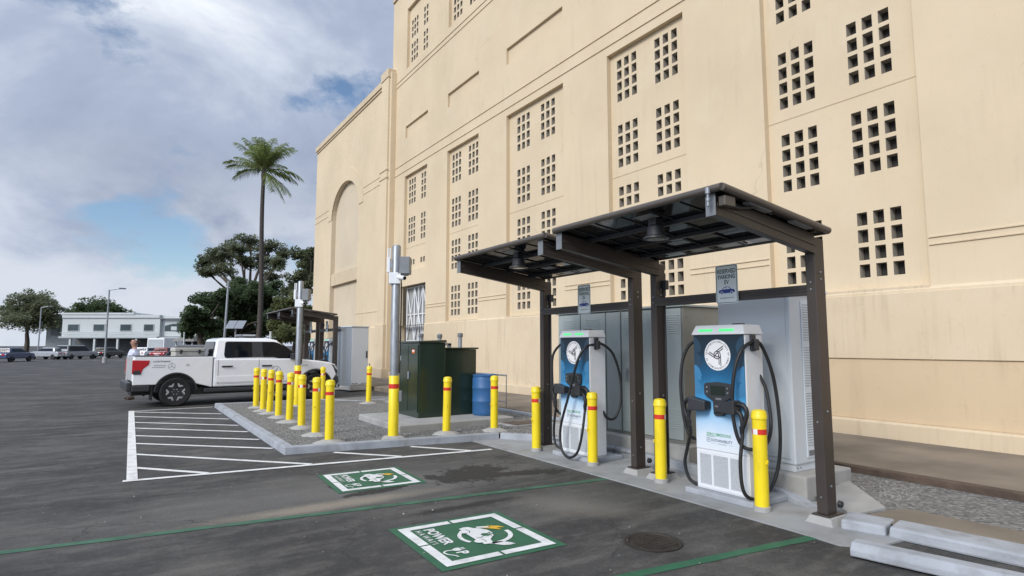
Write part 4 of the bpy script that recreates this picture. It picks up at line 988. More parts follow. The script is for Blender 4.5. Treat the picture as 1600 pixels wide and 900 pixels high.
# ------------------------------------------------------------------ chargers
def charger(X0, Y0, label):
    W, D, Z0 = 0.685, 0.31, 0.075
    c = thing('ev_charger', (X0+D/2, Y0-W/2, 0.012), label, 'ev charger', 'white and blue chargers under the canopies')
    P = lambda a, d, z: (X0+d, Y0-a, z)
    m = MB(); m.box(-0.10, W+0.10, -0.10, D+0.22, 0.012, Z0, P); m.build('plinth', M['concrete_kerb'], c, bevel=0.012)
    m = MB(); m.box(0, W, 0, D, Z0, 1.80, P); m.build('housing', M['white_metal'], c, bevel=0.012)
    m = MB(); m.hexa([P(-0.012, -0.028, 1.802), P(W+0.012, -0.028, 1.802), P(W+0.012, D+0.01, 1.802), P(-0.012, D+0.01, 1.802)],
                     [P(0.03, 0.012, 1.91), P(W-0.03, 0.012, 1.91), P(W-0.015, D-0.01, 1.91), P(0.015, D-0.01, 1.91)])
    cap = m.build('top_cap', M['white_metal'], c, bevel=0.01)
    m = MB()
    for a0, a1 in ((0.09, 0.28), (0.37, 0.56)):
        for z0_, z1_ in ((1.838, 1.866),):
            m.hexa([P(a0, -0.028+0.04*(z0_-1.802)/0.108-0.004, z0_), P(a1, -0.028+0.04*(z0_-1.802)/0.108-0.004, z0_), P(a1, -0.01, z0_), P(a0, -0.01, z0_)],
                   [P(a0, -0.028+0.04*(z1_-1.802)/0.108-0.004, z1_), P(a1, -0.028+0.04*(z1_-1.802)/0.108-0.004, z1_), P(a1, -0.004, z1_), P(a0, -0.004, z1_)])
    m.build('status_light', M['led'], cap)
    m = MB(); m.box(W-0.2, W-0.1, 0.06, 0.16, 1.911, 1.925, P); m.build('top_bracket', M['black_plastic'], cap, bevel=0.004)
    m = MB(); m.box(0.012, W-0.008, -0.010, -0.002, 0.52, 1.80, P); fp = m.build('front_panel', M['graphic'], c, bevel=0.003)
    for a0, sgn in ((0.014, 1), (W-0.010, -1)):
        for z, pmat in ((1.62, 'petal'), (1.46, 'petal'), (1.30, 'petal_light'), (1.14, 'petal_light')):
            m = MB(); pts = [(0, 0), (0.085, -0.02), (0.10, 0.05), (0.075, 0.11), (0.03, 0.155), (0, 0.16)]
            m.poly([P(a0+sgn*u, -0.0105, z+v) for u, v in pts])
            m.build('petal', M[pmat], fp)
    m = MB(); m.box(0.012, W-0.012, -0.007, -0.002, 0.095, 0.50, P); gp = m.build('grille_panel', M['white_metal'], c, bevel=0.003)
    m = MB()
    for a0, a1 in ((0.055, 0.205), (0.235, 0.425), (0.455, 0.605)): m.box(a0, a1, -0.0095, -0.0075, 0.135, 0.465, P)
    gi = m.build('perforated_insert', pm('perforated_metal', (0.42, 0.44, 0.46), 0.5, var=0.18, scale=160, detail=0), gp)
    # seal
    f = lambda dd: (lambda u, v: P(0.335+u, -0.0105-dd, 1.575+v))
    m = MB(); m.poly([f(0.0)(0.172*math.cos(t), 0.172*math.sin(t)) for t in [2*math.pi*k/48 for k in range(48)]]); se = m.build('seal', M['decal_white'], c, fixn=False)
    m = MB(); ff = f(0.0012)
    def ringtext(txt, a_start, a_end, r):
        for k, ch in enumerate(txt):
            if ch == ' ': continue
            q = R(a_start+(a_end-a_start)*k/(len(txt)-1))
            letters(m, ch, 0.030, ff, 0.008, org=(r*math.cos(q), r*math.sin(q)), rot=q-R(90))
    ringtext('DEPARTMENT OF TRANSPORTATION', 292, 74, 0.138)
    ringtext('STATE OF HAWAII', 52, -50, 0.138)
    for q in (63, -59): m.poly([ff(0.147*math.cos(R(q))+0.006*math.cos(t), 0.147*math.sin(R(q))+0.006*math.sin(t)) for t in [k*math.pi/4 for k in range(8)]])
    m.build('seal_lettering', M['ink_navy'], se, fixn=False)
    m = MB()
    def stroke(pts, w_=0.0105):
        pts = [Vector(p) for p in pts]
        for a_, b_ in zip(pts[:-1], pts[1:]):
            d = (b_-a_).normalized(); n = Vector((-d.y, d.x))*w_/2; e = d*w_*0.3
            m.poly([ff(*(a_-n-e)), ff(*(b_-n+e)), ff(*(b_+n+e)), ff(*(a_+n-e))])
    for k in range(3):
        rot = R(-120*k+2); cs, sn = math.cos(rot), math.sin(rot)
        for rad, ln in ((0.020, 0.105), (0.042, 0.118)):
            pts = [(rad*math.cos(q), rad*math.sin(q)) for q in [R(120-15*i) for i in range(9)]]+[(rad, -ln)]
            stroke([(x_*cs-y_*sn, x_*sn+y_*cs) for x_, y_ in pts])
    m.build('seal_emblem', M['ink_dark'], se, fixn=False)
    # printed words
    f4 = lambda u, v: P(u, -0.0112, v)
    m = MB(); letters(m, 'ZERO EMISSIONS', 0.046, f4, 0.014, 'LEFT', 0.92, (0.155, 0.678)); m.poly([f4(0.155, 0.671), f4(0.275, 0.671), f4(0.275, 0.666), f4(0.155, 0.666)]); m.build('green_lettering', M['ink_green'], fp, fixn=False)
    m = MB(); letters(m, 'SUSTAINABILITY', 0.042, f4, 0.012, 'LEFT', 0.90, (0.215, 0.617)); letters(m, 'SP', 0.026, f4, 0.012, 'CENTER', 0.9, (0.180, 0.621))
    for a_, b_, c_, d_ in ((0.157, 0.203, 0.607, 0.611), (0.157, 0.203, 0.649, 0.653), (0.157, 0.161, 0.611, 0.649), (0.199, 0.203, 0.611, 0.649)): m.poly([f4(a_, c_), f4(b_, c_), f4(b_, d_), f4(a_, d_)])
    m.build('navy_lettering', M['ink_navy'], fp, fixn=False)
    m = MB(); letters(m, 'PARTNERS', 0.020, f4, 0.006, 'CENTER', 1.25, (0.36, 0.590))
    for a_, b_ in ((0.215, 0.275), (0.445, 0.50)): m.poly([f4(a_, 0.596), f4(b_, 0.596), f4(b_, 0.599), f4(a_, 0.599)])
    m.build('grey_lettering', M['ink_grey'], fp, fixn=False)
    # console
    cp = [(0.165, 1.24), (0.19, 1.262), (0.34, 1.278), (0.505, 1.262), (0.53, 1.24), (0.53, 1.13), (0.515, 1.11), (0.43, 1.065), (0.425, 0.93), (0.405, 0.91), (0.305, 0.905), (0.285, 0.925), (0.28, 1.065), (0.185, 1.12), (0.165, 1.14)]
    m = MB(); m.prism(cp, lambda u, v, d: P(u, d, v), -0.045, -0.011); co = m.build('console', M['black_plastic'], c, bevel=0.006)
    m = MB(); m.box(0.255, 0.445, -0.0465, -0.0455, 1.13, 1.235, P); m.build('screen', M['screen'], co)
    m = MB()
    for a0 in (0.215, 0.485):
        for z in (1.215, 1.165): m.lathe([(0.011, 0), (0.011, 0.008), (0.006, 0.011)][::1], 12, P(a0, -0.057, z), axis='x')
    m.build('button', M['galv'], co)
    m = MB(); m.box(0.32, 0.395, -0.0465, -0.0455, 1.083, 1.103, P); m.build('badge', M['galv_dark'], co)
    m = MB(); m.box(0.315, 0.385, -0.075, -0.0455, 0.95, 1.045, P); rd = m.build('card_reader', M['black_plastic'], co, bevel=0.006)
    m = MB(); m.poly([P(a_, -0.0757, z) for a_, z in ((0.33, 1.005), (0.37, 1.005), (0.37, 1.022), (0.33, 1.022))]); m.build('reader_label', M['galv_dark'], rd)
    # the two plugs in their holsters
    for side in (-1, 1):
        k0 = 0.235 if side < 0 else 0.42
        def Q(a, d, z, k0=k0, side=side): return P(k0+side*a, d, z)
        m = MB(); m.hexa([Q(0.0, -0.13, 0.955), Q(0.21, -0.16, 0.945), Q(0.21, -0.03, 0.955), Q(0.0, -0.012, 0.975)], [Q(0.0, -0.13, 1.065), Q(0.21, -0.16, 1.105), Q(0.21, -0.03, 1.10), Q(0.0, -0.012, 1.055)])
        ho = m.build('holster', M['black_plastic'], c, bevel=0.012)
        m = MB()
        m.tube(spline([Q(0.19, -0.09, 1.06), Q(0.27, -0.09, 1.055), Q(0.315, -0.09, 1.01), Q(0.31, -0.09, 0.93), Q(0.255, -0.09, 0.80)], 6), [0.028]*8+[0.024]*17, 10)
        m.tube(spline([Q(0.20, -0.09, 0.985), Q(0.245, -0.09, 0.95), Q(0.262, -0.09, 0.86), Q(0.255, -0.09, 0.80)], 6), 0.024, 10)
        m.tube([Q(0.256, -0.09, 0.83), Q(0.253, -0.09, 0.74)], [0.03, 0.02], 10)
        m.build('plug_handle', M['black_rubber'], ho)
    # cable brackets at both shoulders
    m = MB(); m.box(W+0.001, W+0.03, 0.08, 0.16, 1.62, 1.80, P); m.box(W+0.03, W+0.075, 0.09, 0.15, 1.63, 1.75, P); m.build('cable_bracket', M['black_plastic'], c, bevel=0.01)
    m = MB(); m.box(-0.04, -0.001, 0.08, 0.16, 1.62, 1.78, P); m.build('cable_bracket', M['black_plastic'], c, bevel=0.01)
    return c
def cable(c, X0, Y0, pts, r=0.019):
    m = MB(); m.tube(spline([(X0+d, Y0-a, z) for a, d, z in pts], 10), r, 10); m.build('charging_cable', M['black_rubber'], c)
chB = charger(5.58, 4.605, 'near white charger with a blue front panel and a yellow bollard at its right')
CB = (5.58, 4.59)
cable(chB, *CB, [(0.645, 0.25, 1.38), (0.72, 0.27, 1.2), (0.78, 0.24, 0.85), (0.80, 0.12, 0.66), (0.74, -0.02, 0.60), (0.64, -0.10, 0.66), (0.585, -0.13, 0.95), (0.61, -0.13, 1.35), (0.66, -0.06, 1.62), (0.705, 0.10, 1.72), (0.73, 0.22, 1.66), (0.76, 0.36, 1.30), (0.78, 0.40, 0.75), (0.76, 0.34, 0.32), (0.72, 0.14, 0.09), (0.68, -0.10, 0.14), (0.66, -0.14, 0.42), (0.672, -0.10, 0.76)])
cable(chB, *CB, [(-0.02, 0.12, 1.72), (-0.12, 0.08, 1.70), (-0.20, 0.03, 1.52), (-0.22, 0.0, 1.2), (-0.18, 0.0, 0.82), (-0.11, 0.02, 0.63), (0.0, 0.08, 0.60), (0.02, 0.1, 0.60)])
cable(chB, *CB, [(-0.018, -0.09, 0.76), (-0.04, -0.06, 0.68), (-0.12, -0.03, 0.50), (-0.17, -0.02, 0.32), (-0.13, 0.0, 0.15), (-0.05, 0.05, 0.09), (0.0, 0.1, 0.085)])
XA, YA = 5.73, 7.29
chA = charger(XA, YA+0.015, 'farther white charger with a blue front panel, under the second canopy')
cable(chA, XA, YA, [(0.68, 0.12, 1.70), (0.64, -0.04, 1.66), (0.56, -0.14, 1.45), (0.40, -0.18, 0.95), (0.24, -0.19, 0.55), (0.20, -0.19, 0.30), (0.28, -0.20, 0.11), (0.44, -0.20, 0.06), (0.60, -0.19, 0.16), (0.67, -0.16, 0.42), (0.672, -0.10, 0.76)])
cable(chA, XA, YA, [(0.68, 0.12, 1.70), (0.71, 0.22, 1.70), (0.74, 0.40, 1.55), (0.76, 0.52, 1.2), (0.76, 0.52, 0.85), (0.74, 0.42, 0.62), (0.70, 0.30, 0.62), (0.645, 0.25, 0.74)])
cable(chA, XA, YA, [(-0.02, 0.12, 1.72), (-0.12, 0.06, 1.68), (-0.22, 0.0, 1.50), (-0.23, 0.0, 1.10), (-0.20, 0.0, 0.80), (-0.10, 0.02, 0.64), (0.0, 0.08, 0.62), (0.02, 0.1, 0.62)])
cable(chA, XA, YA, [(-0.018, -0.09, 0.76), (-0.08, -0.05, 0.72), (-0.16, -0.02, 0.50), (-0.20, 0.0, 0.30), (-0.15, 0.0, 0.14), (-0.06, 0.05, 0.09), (0.0, 0.1, 0.085)])
for nm, (dx, dy), lb in (('n', (1.12, 19.05), 'distant white charger under the nearer canopy behind the pickup'), ('f', (1.15, 21.3), 'distant white charger under the farthest canopy behind the pickup')):
    o = copy_tree(chB, label=lb); o.location += Vector((dx, dy, 0.05))

# ------------------------------------------------------------------ painted stall emblems
def emblem(cx, cy, size, rot, label):
    e = thing('stall_emblem', (cx, cy, 0.0), label, 'pavement emblem', 'green emblems painted on the charging stalls')
    k = size/1.16; cs, sn = math.cos(rot), math.sin(rot)
    def fz(z):
        def f(u, v):       # u to the right of the reader (-Y), v away from the reader (+X)
            a_, b_ = (v-0.57)*k, -(u-0.59)*k
            return (cx+a_*cs-b_*sn, cy+a_*sn+b_*cs, z)
        return f
    f = fz(0.0045)
    m = MB(); m.poly([f(0, 0), f(1.18, 0), f(1.18, 1.14), f(0, 1.14)]); m.build('green_field', M['green_paint'], e)
    f = fz(0.0085); m = MB(); o0, o1, i0, i1 = 0.065, 1.115, 0.065, 1.075; t = 0.085; gp = 0.012
    um, vm = (o0+o1)/2, (i0+i1)/2
    for pts in ([(o0, i0), (um-gp, i0), (um-gp, i0+t), (o0+t, i0+t), (o0+t, vm-gp), (o0, vm-gp)], [(o1, i0), (o1, vm-gp), (o1-t, vm-gp), (o1-t, i0+t), (um+gp, i0+t), (um+gp, i0)],
                [(o1, i1), (um+gp, i1), (um+gp, i1-t), (o1-t, i1-t), (o1-t, vm+gp), (o1, vm+gp)], [(o0, i1), (o0, vm+gp), (o0+t, vm+gp), (o0+t, i1-t), (um-gp, i1-t), (um-gp, i1)]):
        m.poly([f(*p) for p in pts])
    m.build('white_border', M['white_paint'], e)
    m = MB(); letters(m, 'POWER', 0.135, f, 0.035, 'LEFT', 0.98, (0.195, 0.262)); m.build('large_lettering', M['white_paint'], e)
    m = MB(); letters(m, 'P', 0.135, f, 0.035, 'LEFT', 0.98, (0.865, 0.262)); m.build('large_letter', M['white_paint'], e)
    m = MB()
    for i_, ch in enumerate("HAWAI'I"): letters(m, ch, 0.078, f, 0.018, 'CENTER', 1.0, (0.225+(0, .066, .142, .215, .262, .288, .312)[i_]*1.2, 0.178))
    m.build('small_lettering', M['white_paint'], e)
    m = MB()      # the plug standing for the U, with its cord
    m.poly([f(0.775, 0.325), f(0.775, 0.29), f(0.79, 0.265), f(0.81, 0.255), f(0.83, 0.265), f(0.845, 0.29), f(0.845, 0.325)])
    for a_ in (0.79, 0.818): m.poly([f(a_, 0.328), f(a_+0.014, 0.328), f(a_+0.014, 0.365), f(a_, 0.365)])
    def strip(mb, ff, pts, w_):
        P = [Vector(p) for p in pts]; L = []
        for i, p in enumerate(P):
            d = (P[min(i+1, len(P)-1)]-P[max(i-1, 0)]).normalized(); n = Vector((-d.y, d.x))*w_/2; L.append((p+n, p-n))
        for (a1, b1), (a2, b2) in zip(L[:-1], L[1:]): mb.poly([ff(*a1), ff(*b1), ff(*b2), ff(*a2)])
    strip(m, f, [(v.x, v.y) for v in spline([(0.81, 0.256, 0), (0.80, 0.21, 0), (0.825, 0.175, 0), (0.88, 0.185, 0), (0.93, 0.225, 0), (0.97, 0.235, 0)], 6)], 0.016)
    m.build('plug_letter', M['white_paint'], e)
    m = MB()
    ring = lambda q0, q1: [(0.60+0.225*math.cos(R(q0+(q1-q0)*i/24)), 0.675+0.225*math.sin(R(q0+(q1-q0)*i/24))) for i in range(25)]
    strip(m, f, ring(95, -18), 0.042)
    m.build('ring_arc', M['white_paint'], e); m = MB(); strip(m, f, ring(172, 140), 0.036); m.build('ring_arc', M['white_paint'], e)
    m = MB(); strip(m, f, ring(222, 298), 0.036); m.build('ring_arc', M['white_paint'], e)
    m = MB(); m.poly([f(*p) for p in [(0.815, 0.615), (0.80, 0.66), (0.83, 0.72), (0.885, 0.765), (0.935, 0.785), (0.94, 0.73), (0.92, 0.68), (0.875, 0.64)]])
    m.build('leaf', M['white_paint'], e)
    m = MB(); m.poly([f(*p) for p in [(0.43, 0.90), (0.50, 0.935), (0.475, 0.865), (0.545, 0.875), (0.40, 0.735), (0.435, 0.815), (0.375, 0.805)]]); m.build('lightning_bolt', M['amber'], e)
    f2 = fz(0.0115); m = MB()
    m.poly([f2(*p) for p in [(0.345, 0.545), (0.325, 0.60), (0.335, 0.64), (0.385, 0.665), (0.43, 0.72), (0.50, 0.755), (0.59, 0.755), (0.665, 0.725), (0.735, 0.655), (0.81, 0.635), (0.835, 0.60), (0.825, 0.55), (0.79, 0.545), (0.76, 0.575), (0.71, 0.575), (0.685, 0.54), (0.50, 0.54), (0.475, 0.575), (0.42, 0.575), (0.395, 0.545)]])
    m.build('car_symbol', M['white_paint'], e)
    f3 = fz(0.0125)
    for cx_ in (0.445, 0.735):
        m = MB(); m.poly([f3(cx_+0.043*math.cos(t), 0.545+0.043*math.sin(t)) for t in [2*math.pi*i/20 for i in range(20)]])
        m.build('wheel_symbol', M['white_paint'], e)
    m = MB()
    m.poly([f3(*p) for p in [(0.565, 0.655), (0.572, 0.695), (0.635, 0.715), (0.655, 0.68), (0.635, 0.645), (0.595, 0.635)]])
    for a_, b_ in ((0.578, 0.70), (0.612, 0.71)): m.poly([f3(a_, b_), f3(a_+0.016, b_+0.004), f3(a_+0.005, b_+0.045), f3(a_-0.01, b_+0.04)])
    strip(m, f3, [(v.x, v.y) for v in spline([(0.63, 0.645, 0), (0.66, 0.60, 0), (0.655, 0.56, 0)], 5)], 0.009)
    m.build('plug_symbol', M['green_paint'], e); m = MB()
    strip(m, f3, [(0.70, 0.585), (0.74, 0.60), (0.78, 0.59)], 0.008); strip(m, f3, [(0.40, 0.585), (0.445, 0.60), (0.49, 0.58)], 0.008); strip(m, f3, [(0.69, 0.70), (0.62, 0.715), (0.56, 0.73)], 0.006)
    m.build('outline_gaps', M['green_paint'], e)
    return e
emblem(2.68, 4.67, 1.17, R(-2), 'green stall emblem with car and bolt, nearest, in front of the near charger')
emblem(2.72, 7.37, 1.10, R(-3), 'green stall emblem with car and bolt, farther, in front of the farther charger')
mh = thing('manhole_cover', (3.89, 3.70, 0.0), 'round dark cast iron manhole cover in the asphalt', 'manhole cover')
m = MB(); m.lathe([(0.245, 0.004), (0.245, 0.012), (0.21, 0.014), (0.205, 0.006)], 40, mh.location, cap=False); m.build('frame', M['iron'], mh)
m = MB(); m.lathe([(0.203, 0.004), (0.200, 0.010)], 40, mh.location)
for k in range(7):
    y = -0.15+k*0.05; hw = math.sqrt(0.18**2-y*y)
    m.box(3.89-hw, 3.89+hw, 3.70+y-0.008, 3.70+y+0.008, 0.0101, 0.0135)
    m.box(3.89+y-0.008, 3.89+y+0.008, 3.70-hw, 3.70+hw, 0.0102, 0.0132)
m.build('lid', M['iron'], mh)

# ------------------------------------------------------------------ pickup truck
def pickup():
    ang = R(4.0)
    t = thing('pickup_truck', (1.245, 19.90, 0.0), 'white four-door pickup truck parked across the back of the gravel island', 'pickup truck', rz=ang)
    def B(mb, name, mat, parent=t, **k): return mb.build(name, mat, parent, local=True, **k)
    HW = 1.02
    def arch(cx, r, z0, n=14):
        q0 = math.asin((z0-0.405)/r) if abs(z0-0.405) < r else 0
        return [(cx+r*math.cos(math.pi-q0-(math.pi-2*q0)*k/n), 0.405+r*math.sin(math.pi-q0-(math.pi-2*q0)*k/n)) for k in range(n+1)]
    side = lambda x, z, y: (x, y, z)
    # bed sides with the rear wheel arch
    prof = [(-1.03, 0.62), *arch(0, 0.52, 0.62), (0.905, 0.50), (0.905, 1.37), (-0.99, 1.37), (-1.03, 1.30)]
    for s_ in (-1, 1):
        m = MB(); m.prism(prof, side, s_*HW, s_*(HW-0.10)); b = B(m, 'bed_side', M['truck_white'], bevel=0.02)
        m = MB(); m.box(-1.0, 0.905, s_*HW-0.01*s_ if s_ < 0 else HW-0.09, -HW+0.09 if s_ < 0 else HW-0.01, 1.371, 1.39); B(m, 'bed_rail', M['black_plastic'], b)
    m = MB(); m.box(-0.98, 0.9, -HW+0.1, HW-0.1, 0.62, 0.72); m.box(0.84, 0.9, -HW+0.1, HW-0.1, 0.72, 1.35); B(m, 'bed_floor', M['black_plastic'])
    m = MB(); m.box(-1.04, -0.96, -HW+0.1, HW-0.1, 0.72, 1.375); B(m, 'tailgate', M['truck_white'], bevel=0.015)
    # lower cab and hood
    prof = [(0.925, 0.50), *arch(3.88, 0.53, 0.50), (4.50, 0.66), (4.58, 0.80), (4.57, 1.00), (4.50, 1.08), (4.30, 1.15), (3.95, 1.205), (3.42, 1.26), (3.2, 1.285), (0.925, 1.30)]
    m = MB(); m.prism(prof, side, -HW, HW); body = B(m, 'body', M['truck_white'], bevel=0.045, seg=3)
    # cab
    zb, zt = 1.27, 1.93; yb, yt = 0.985, 0.80
    m = MB(); n = 1
    bot = [(0.925, -yb, zb), (3.46, -yb+0.05, zb-0.02), (3.46, yb-0.05, zb-0.02), (0.925, yb, zb)]
    mid = [(1.02, -yt-0.02, 1.86), (2.72, -yt-0.02, 1.84), (2.72, yt+0.02, 1.84), (1.02, yt+0.02, 1.86)]
    top = [(1.18, -yt+0.14, 1.91), (2.45, -yt+0.14, 1.91), (2.45, yt-0.14, 1.91), (1.18, yt-0.14, 1.91)]
    m.add(bot+mid+top, [(0, 1, 5, 4), (1, 2, 6, 5), (2, 3, 7, 6), (3, 0, 4, 7), (4, 5, 9, 8), (5, 6, 10, 9), (6, 7, 11, 10), (7, 4, 8, 11), (8, 9, 10, 11), (3, 2, 1, 0)])
    cab = B(m, 'cab', M['truck_white'], bevel=0.05, seg=3)
    def yside(z, s_): return s_*(yb-0.01+(yt+0.02-yb+0.01)*(z-zb)/(1.86-zb))
    for s_ in (-1, 1):
        def W(pts, nm, mat, off, parent=cab):
            m = MB(); m.prism(pts, lambda x, z, d: (x, yside(z, s_)+s_*d, z), -0.02, off); return B(m, nm, mat, parent, bevel=0.004)
        W([(1.22, 1.34), (1.20, 1.42), (1.24, 1.76), (1.28, 1.80), (1.98, 1.80), (1.98, 1.335), (1.26, 1.32)], 'rear_window', M['glass'], 0.012)
        W([(1.985, 1.335), (1.985, 1.80), (2.26, 1.80), (2.29, 1.335)], 'pillar', M['black_plastic'], 0.010)
        W([(2.295, 1.335), (2.265, 1.80), (2.62, 1.795), (2.78, 1.745), (3.02, 1.60), (3.24, 1.42), (3.28, 1.28), (3.06, 1.265), (2.82, 1.275), (2.72, 1.30), (2.62, 1.33)], 'front_window', M['glass'], 0.012)
        # doors: panel lines and handles
        m = MB()
        y = s_*(HW+0.002)
        for x in (1.05, 2.16, 3.30): m.box(x-0.006, x+0.006, min(y, y-s_*0.004), max(y, y-s_*0.004), 0.58, 1.27)
        m.box(1.05, 3.30, min(y, y-s_*0.004), max(y, y-s_*0.004), 0.575, 0.585)
        B(m, 'door_gap', M['galv_dark'], body)
        for x in (1.30, 2.40):
            m = MB(); m.box(x-0.16, x+0.13, min(y, y+s_*0.03), max(y, y+s_*0.03), 1.055, 1.10)
            B(m, 'door_handle', M['black_plastic'], body, bevel=0.01)
        m = MB(); m.box(1.0, 3.2, min(y, y+s_*0.012), max(y, y+s_*0.012), 0.62, 0.80); B(m, 'door_crease', M['truck_white'], body, bevel=0.012)
        m = MB(); m.box(0.70, 3.30, s_*HW-0.05, s_*HW+0.05, 0.36, 0.47); B(m, 'running_board', M['black_plastic'], t, bevel=0.02)
        for cx in (0, 3.88):
            m = MB(); ri, ro = 0.50, 0.532; pts = []
            aa = [R(4)+R(172)*k/20 for k in range(21)]
            for k in range(20):
                q = [(cx+r_*math.cos(a_), 0.405+r_*math.sin(a_)) for r_, a_ in ((ri, aa[k]), (ro, aa[k]), (ro, aa[k+1]), (ri, aa[k+1]))]
                m.prism(q, side, s_*(HW-0.15), s_*(HW+0.012))
            B(m, 'wheel_arch', M['black_plastic'], t)
        m = MB(); m.box(3.06, 3.30, min(s_*1.0, s_*1.28), max(s_*1.0, s_*1.28), 1.26, 1.45); B(m, 'mirror', M['black_plastic'], t, bevel=0.03)
        y0, y1 = sorted((s_*(HW-0.10), s_*(HW+0.012)))
        m = MB(); m.prism([(-1.05, 0.92), (-1.05, 1.29), (-0.65, 1.28), (-0.67, 1.16), (-0.80, 1.05), (-0.84, 0.92)], side, y0, y1); tl = B(m, 'tail_light', M['tail_red'], t, bevel=0.015)
        m = MB(); m.prism([(-1.03, 0.905), (-1.03, 1.0), (-0.87, 1.02), (-0.84, 0.905)], side, s_*(HW+0.0125), s_*(HW+0.016)); B(m, 'lower_lens', M['black_plastic'], tl)
        y0, y1 = sorted((s_*(HW-0.25), s_*(HW+0.006)))
        m = MB(); m.prism([(4.36, 1.10), (4.50, 1.05), (4.582, 0.98), (4.585, 0.78), (4.52, 0.78), (4.44, 0.98)], side, y0, y1); hl = B(m, 'headlight', M['black_plastic'], t, bevel=0.012)
        m = MB(); m.prism([(4.44, 1.06), (4.54, 1.01), (4.588, 0.90), (4.54, 0.92), (4.47, 1.0)], side, s_*(HW+0.0065), s_*(HW+0.010)); B(m, 'lamp_lens', M['head_lens'], hl)
        m = MB(); m.box(-0.60, -0.55, min(s_*0.72, s_*0.98), max(s_*0.72, s_*0.98), 0.20, 0.62); B(m, 'mud_flap', M['black_rubber'], t)
    m = MB(); m.add([(3.42, -0.80, 1.30), (3.42, 0.80, 1.30), (2.77, 0.70, 1.82), (2.77, -0.70, 1.82), (3.45, -0.80, 1.30), (3.45, 0.80, 1.30), (2.80, 0.70, 1.82), (2.80, -0.70, 1.82)], [(4, 5, 6, 7), (0, 1, 5, 4), (1, 2, 6, 5), (2, 3, 7, 6), (3, 0, 4, 7)]); B(m, 'windscreen', M['glass'], cab)
    m = MB(); m.add([(0.925, -0.75, 1.36), (0.925, 0.75, 1.36), (0.99, 0.68, 1.80), (0.99, -0.68, 1.80)], [(0, 1, 2, 3)]); m.add([(0.92, -0.75, 1.36), (0.92, 0.75, 1.36), (0.985, 0.68, 1.80), (0.985, -0.68, 1.80)], [(0, 1, 2, 3)]); B(m, 'back_window', M['glass'], cab)
    m = MB(); m.box(1.75, 2.20, -0.42, 0.42, 1.965, 2.025); m.box(1.85, 2.05, -0.25, 0.25, 1.90, 1.964); bc = B(m, 'roof_beacon', M['galv_dark'], cab, bevel=0.012)
    m = MB(); m.box(1.80, 2.16, -0.445, -0.421, 1.97, 2.015); B(m, 'beacon_lens', M['head_lens'], bc, bevel=0.006)
    m = MB(); m.box(-1.16, -1.04, -HW+0.02, HW-0.02, 0.46, 0.70); m.box(-1.05, -0.62, -HW, -HW+0.1, 0.44, 0.615); m.box(-1.05, -0.62, HW-0.1, HW, 0.44, 0.615); B(m, 'rear_bumper', M['black_plastic'], t, bevel=0.03)
    m = MB(); m.prism([(4.38, 0.36), (4.56, 0.40), (4.64, 0.52), (4.62, 0.70), (4.50, 0.72), (4.38, 0.70)], side, -HW+0.01, HW-0.01); B(m, 'front_bumper', M['black_plastic'], t, bevel=0.03)
    for y0, y1 in ((-0.90, -0.62), (0.62, 0.90)): m = MB(); m.box(-0.54, 0.54, y0, y1, 0.40, 0.93); B(m, 'wheel_well', M['black_rubber'])
    m = MB(); m.box(0.2, 3.4, -0.85, 0.85, 0.30, 0.50); m.box(-1.0, 4.4, -0.55, 0.55, 0.32, 0.6); B(m, 'underbody', M['black_rubber'], t)
    # wheels
    for cx in (0, 3.88):
        for s_ in (-1, 1):
            yc = s_*0.885
            w_ = bpy.data.objects.new('wheel', None); COL.objects.link(w_); w_.parent = t; w_.location = (cx, yc, 0.405)
            k = -s_
            m = MB(); m.lathe([(0.24, -0.12), (0.36, -0.135), (0.395, -0.11), (0.405, -0.06), (0.405, 0.06), (0.395, 0.11), (0.36, 0.135), (0.25, 0.12)], 40, axis='y', cap=False); B(m, 'tyre', M['tyre'], w_)
            m = MB(); m.lathe([(0.26, s_*0.02), (0.265, s_*0.118), (0.255, s_*0.12), (0.235, s_*0.06), (0.06, s_*0.055), (0.055, s_*0.09), (0.01, s_*0.095)], 36, axis='y', cap=False); rm = B(m, 'rim', M['black_plastic'], w_)
            m = MB()
            for q in range(6):
                a_ = 2*math.pi*q/6
                for d_ in (-0.36, 0.36):
                    p = [(0.10, -0.0), (0.235, d_*0.55), (0.262, d_), (0.262, d_*1.38), (0.225, d_*1.1)]
                m.prism([(r_*math.cos(a_+w2), r_*math.sin(a_+w2)) for r_, w2 in ((0.175, -0.20), (0.262, -0.42), (0.262, -0.24), (0.205, 0.0), (0.262, 0.24), (0.262, 0.42), (0.175, 0.20), (0.150, 0.0))], lambda x, z, y: (x, y, z), s_*0.075, s_*0.112)
                m.tube([(0.075*math.cos(a_), s_*0.056, 0.075*math.sin(a_)), (0.075*math.cos(a_), s_*0.068, 0.075*math.sin(a_))], 0.014, 8)
            B(m, 'spoke', M['alloy'], rm)
    # markings on the visible flank
    yf = -(HW+0.004)
    f = lambda u, v: (u, yf, v)
    m = MB(); letters(m, 'LIGHTNING', 0.062, f, 0.012, 'LEFT', 1.25, (-0.58, 1.225)); B(m, 'side_lettering', M['ink_dark'], t)
    m = MB()
    def ring_(mb, cx, cz, r, w_, ff, n=28):
        for i in range(n):
            a_, b_ = 2*math.pi*i/n, 2*math.pi*(i+1)/n
            mb.poly([ff(cx+(r-w_)*math.cos(a_), cz+(r-w_)*math.sin(a_)), ff(cx+r*math.cos(a_), cz+r*math.sin(a_)), ff(cx+r*math.cos(b_), cz+r*math.sin(b_)), ff(cx+(r-w_)*math.cos(b_), cz+(r-w_)*math.sin(b_))])
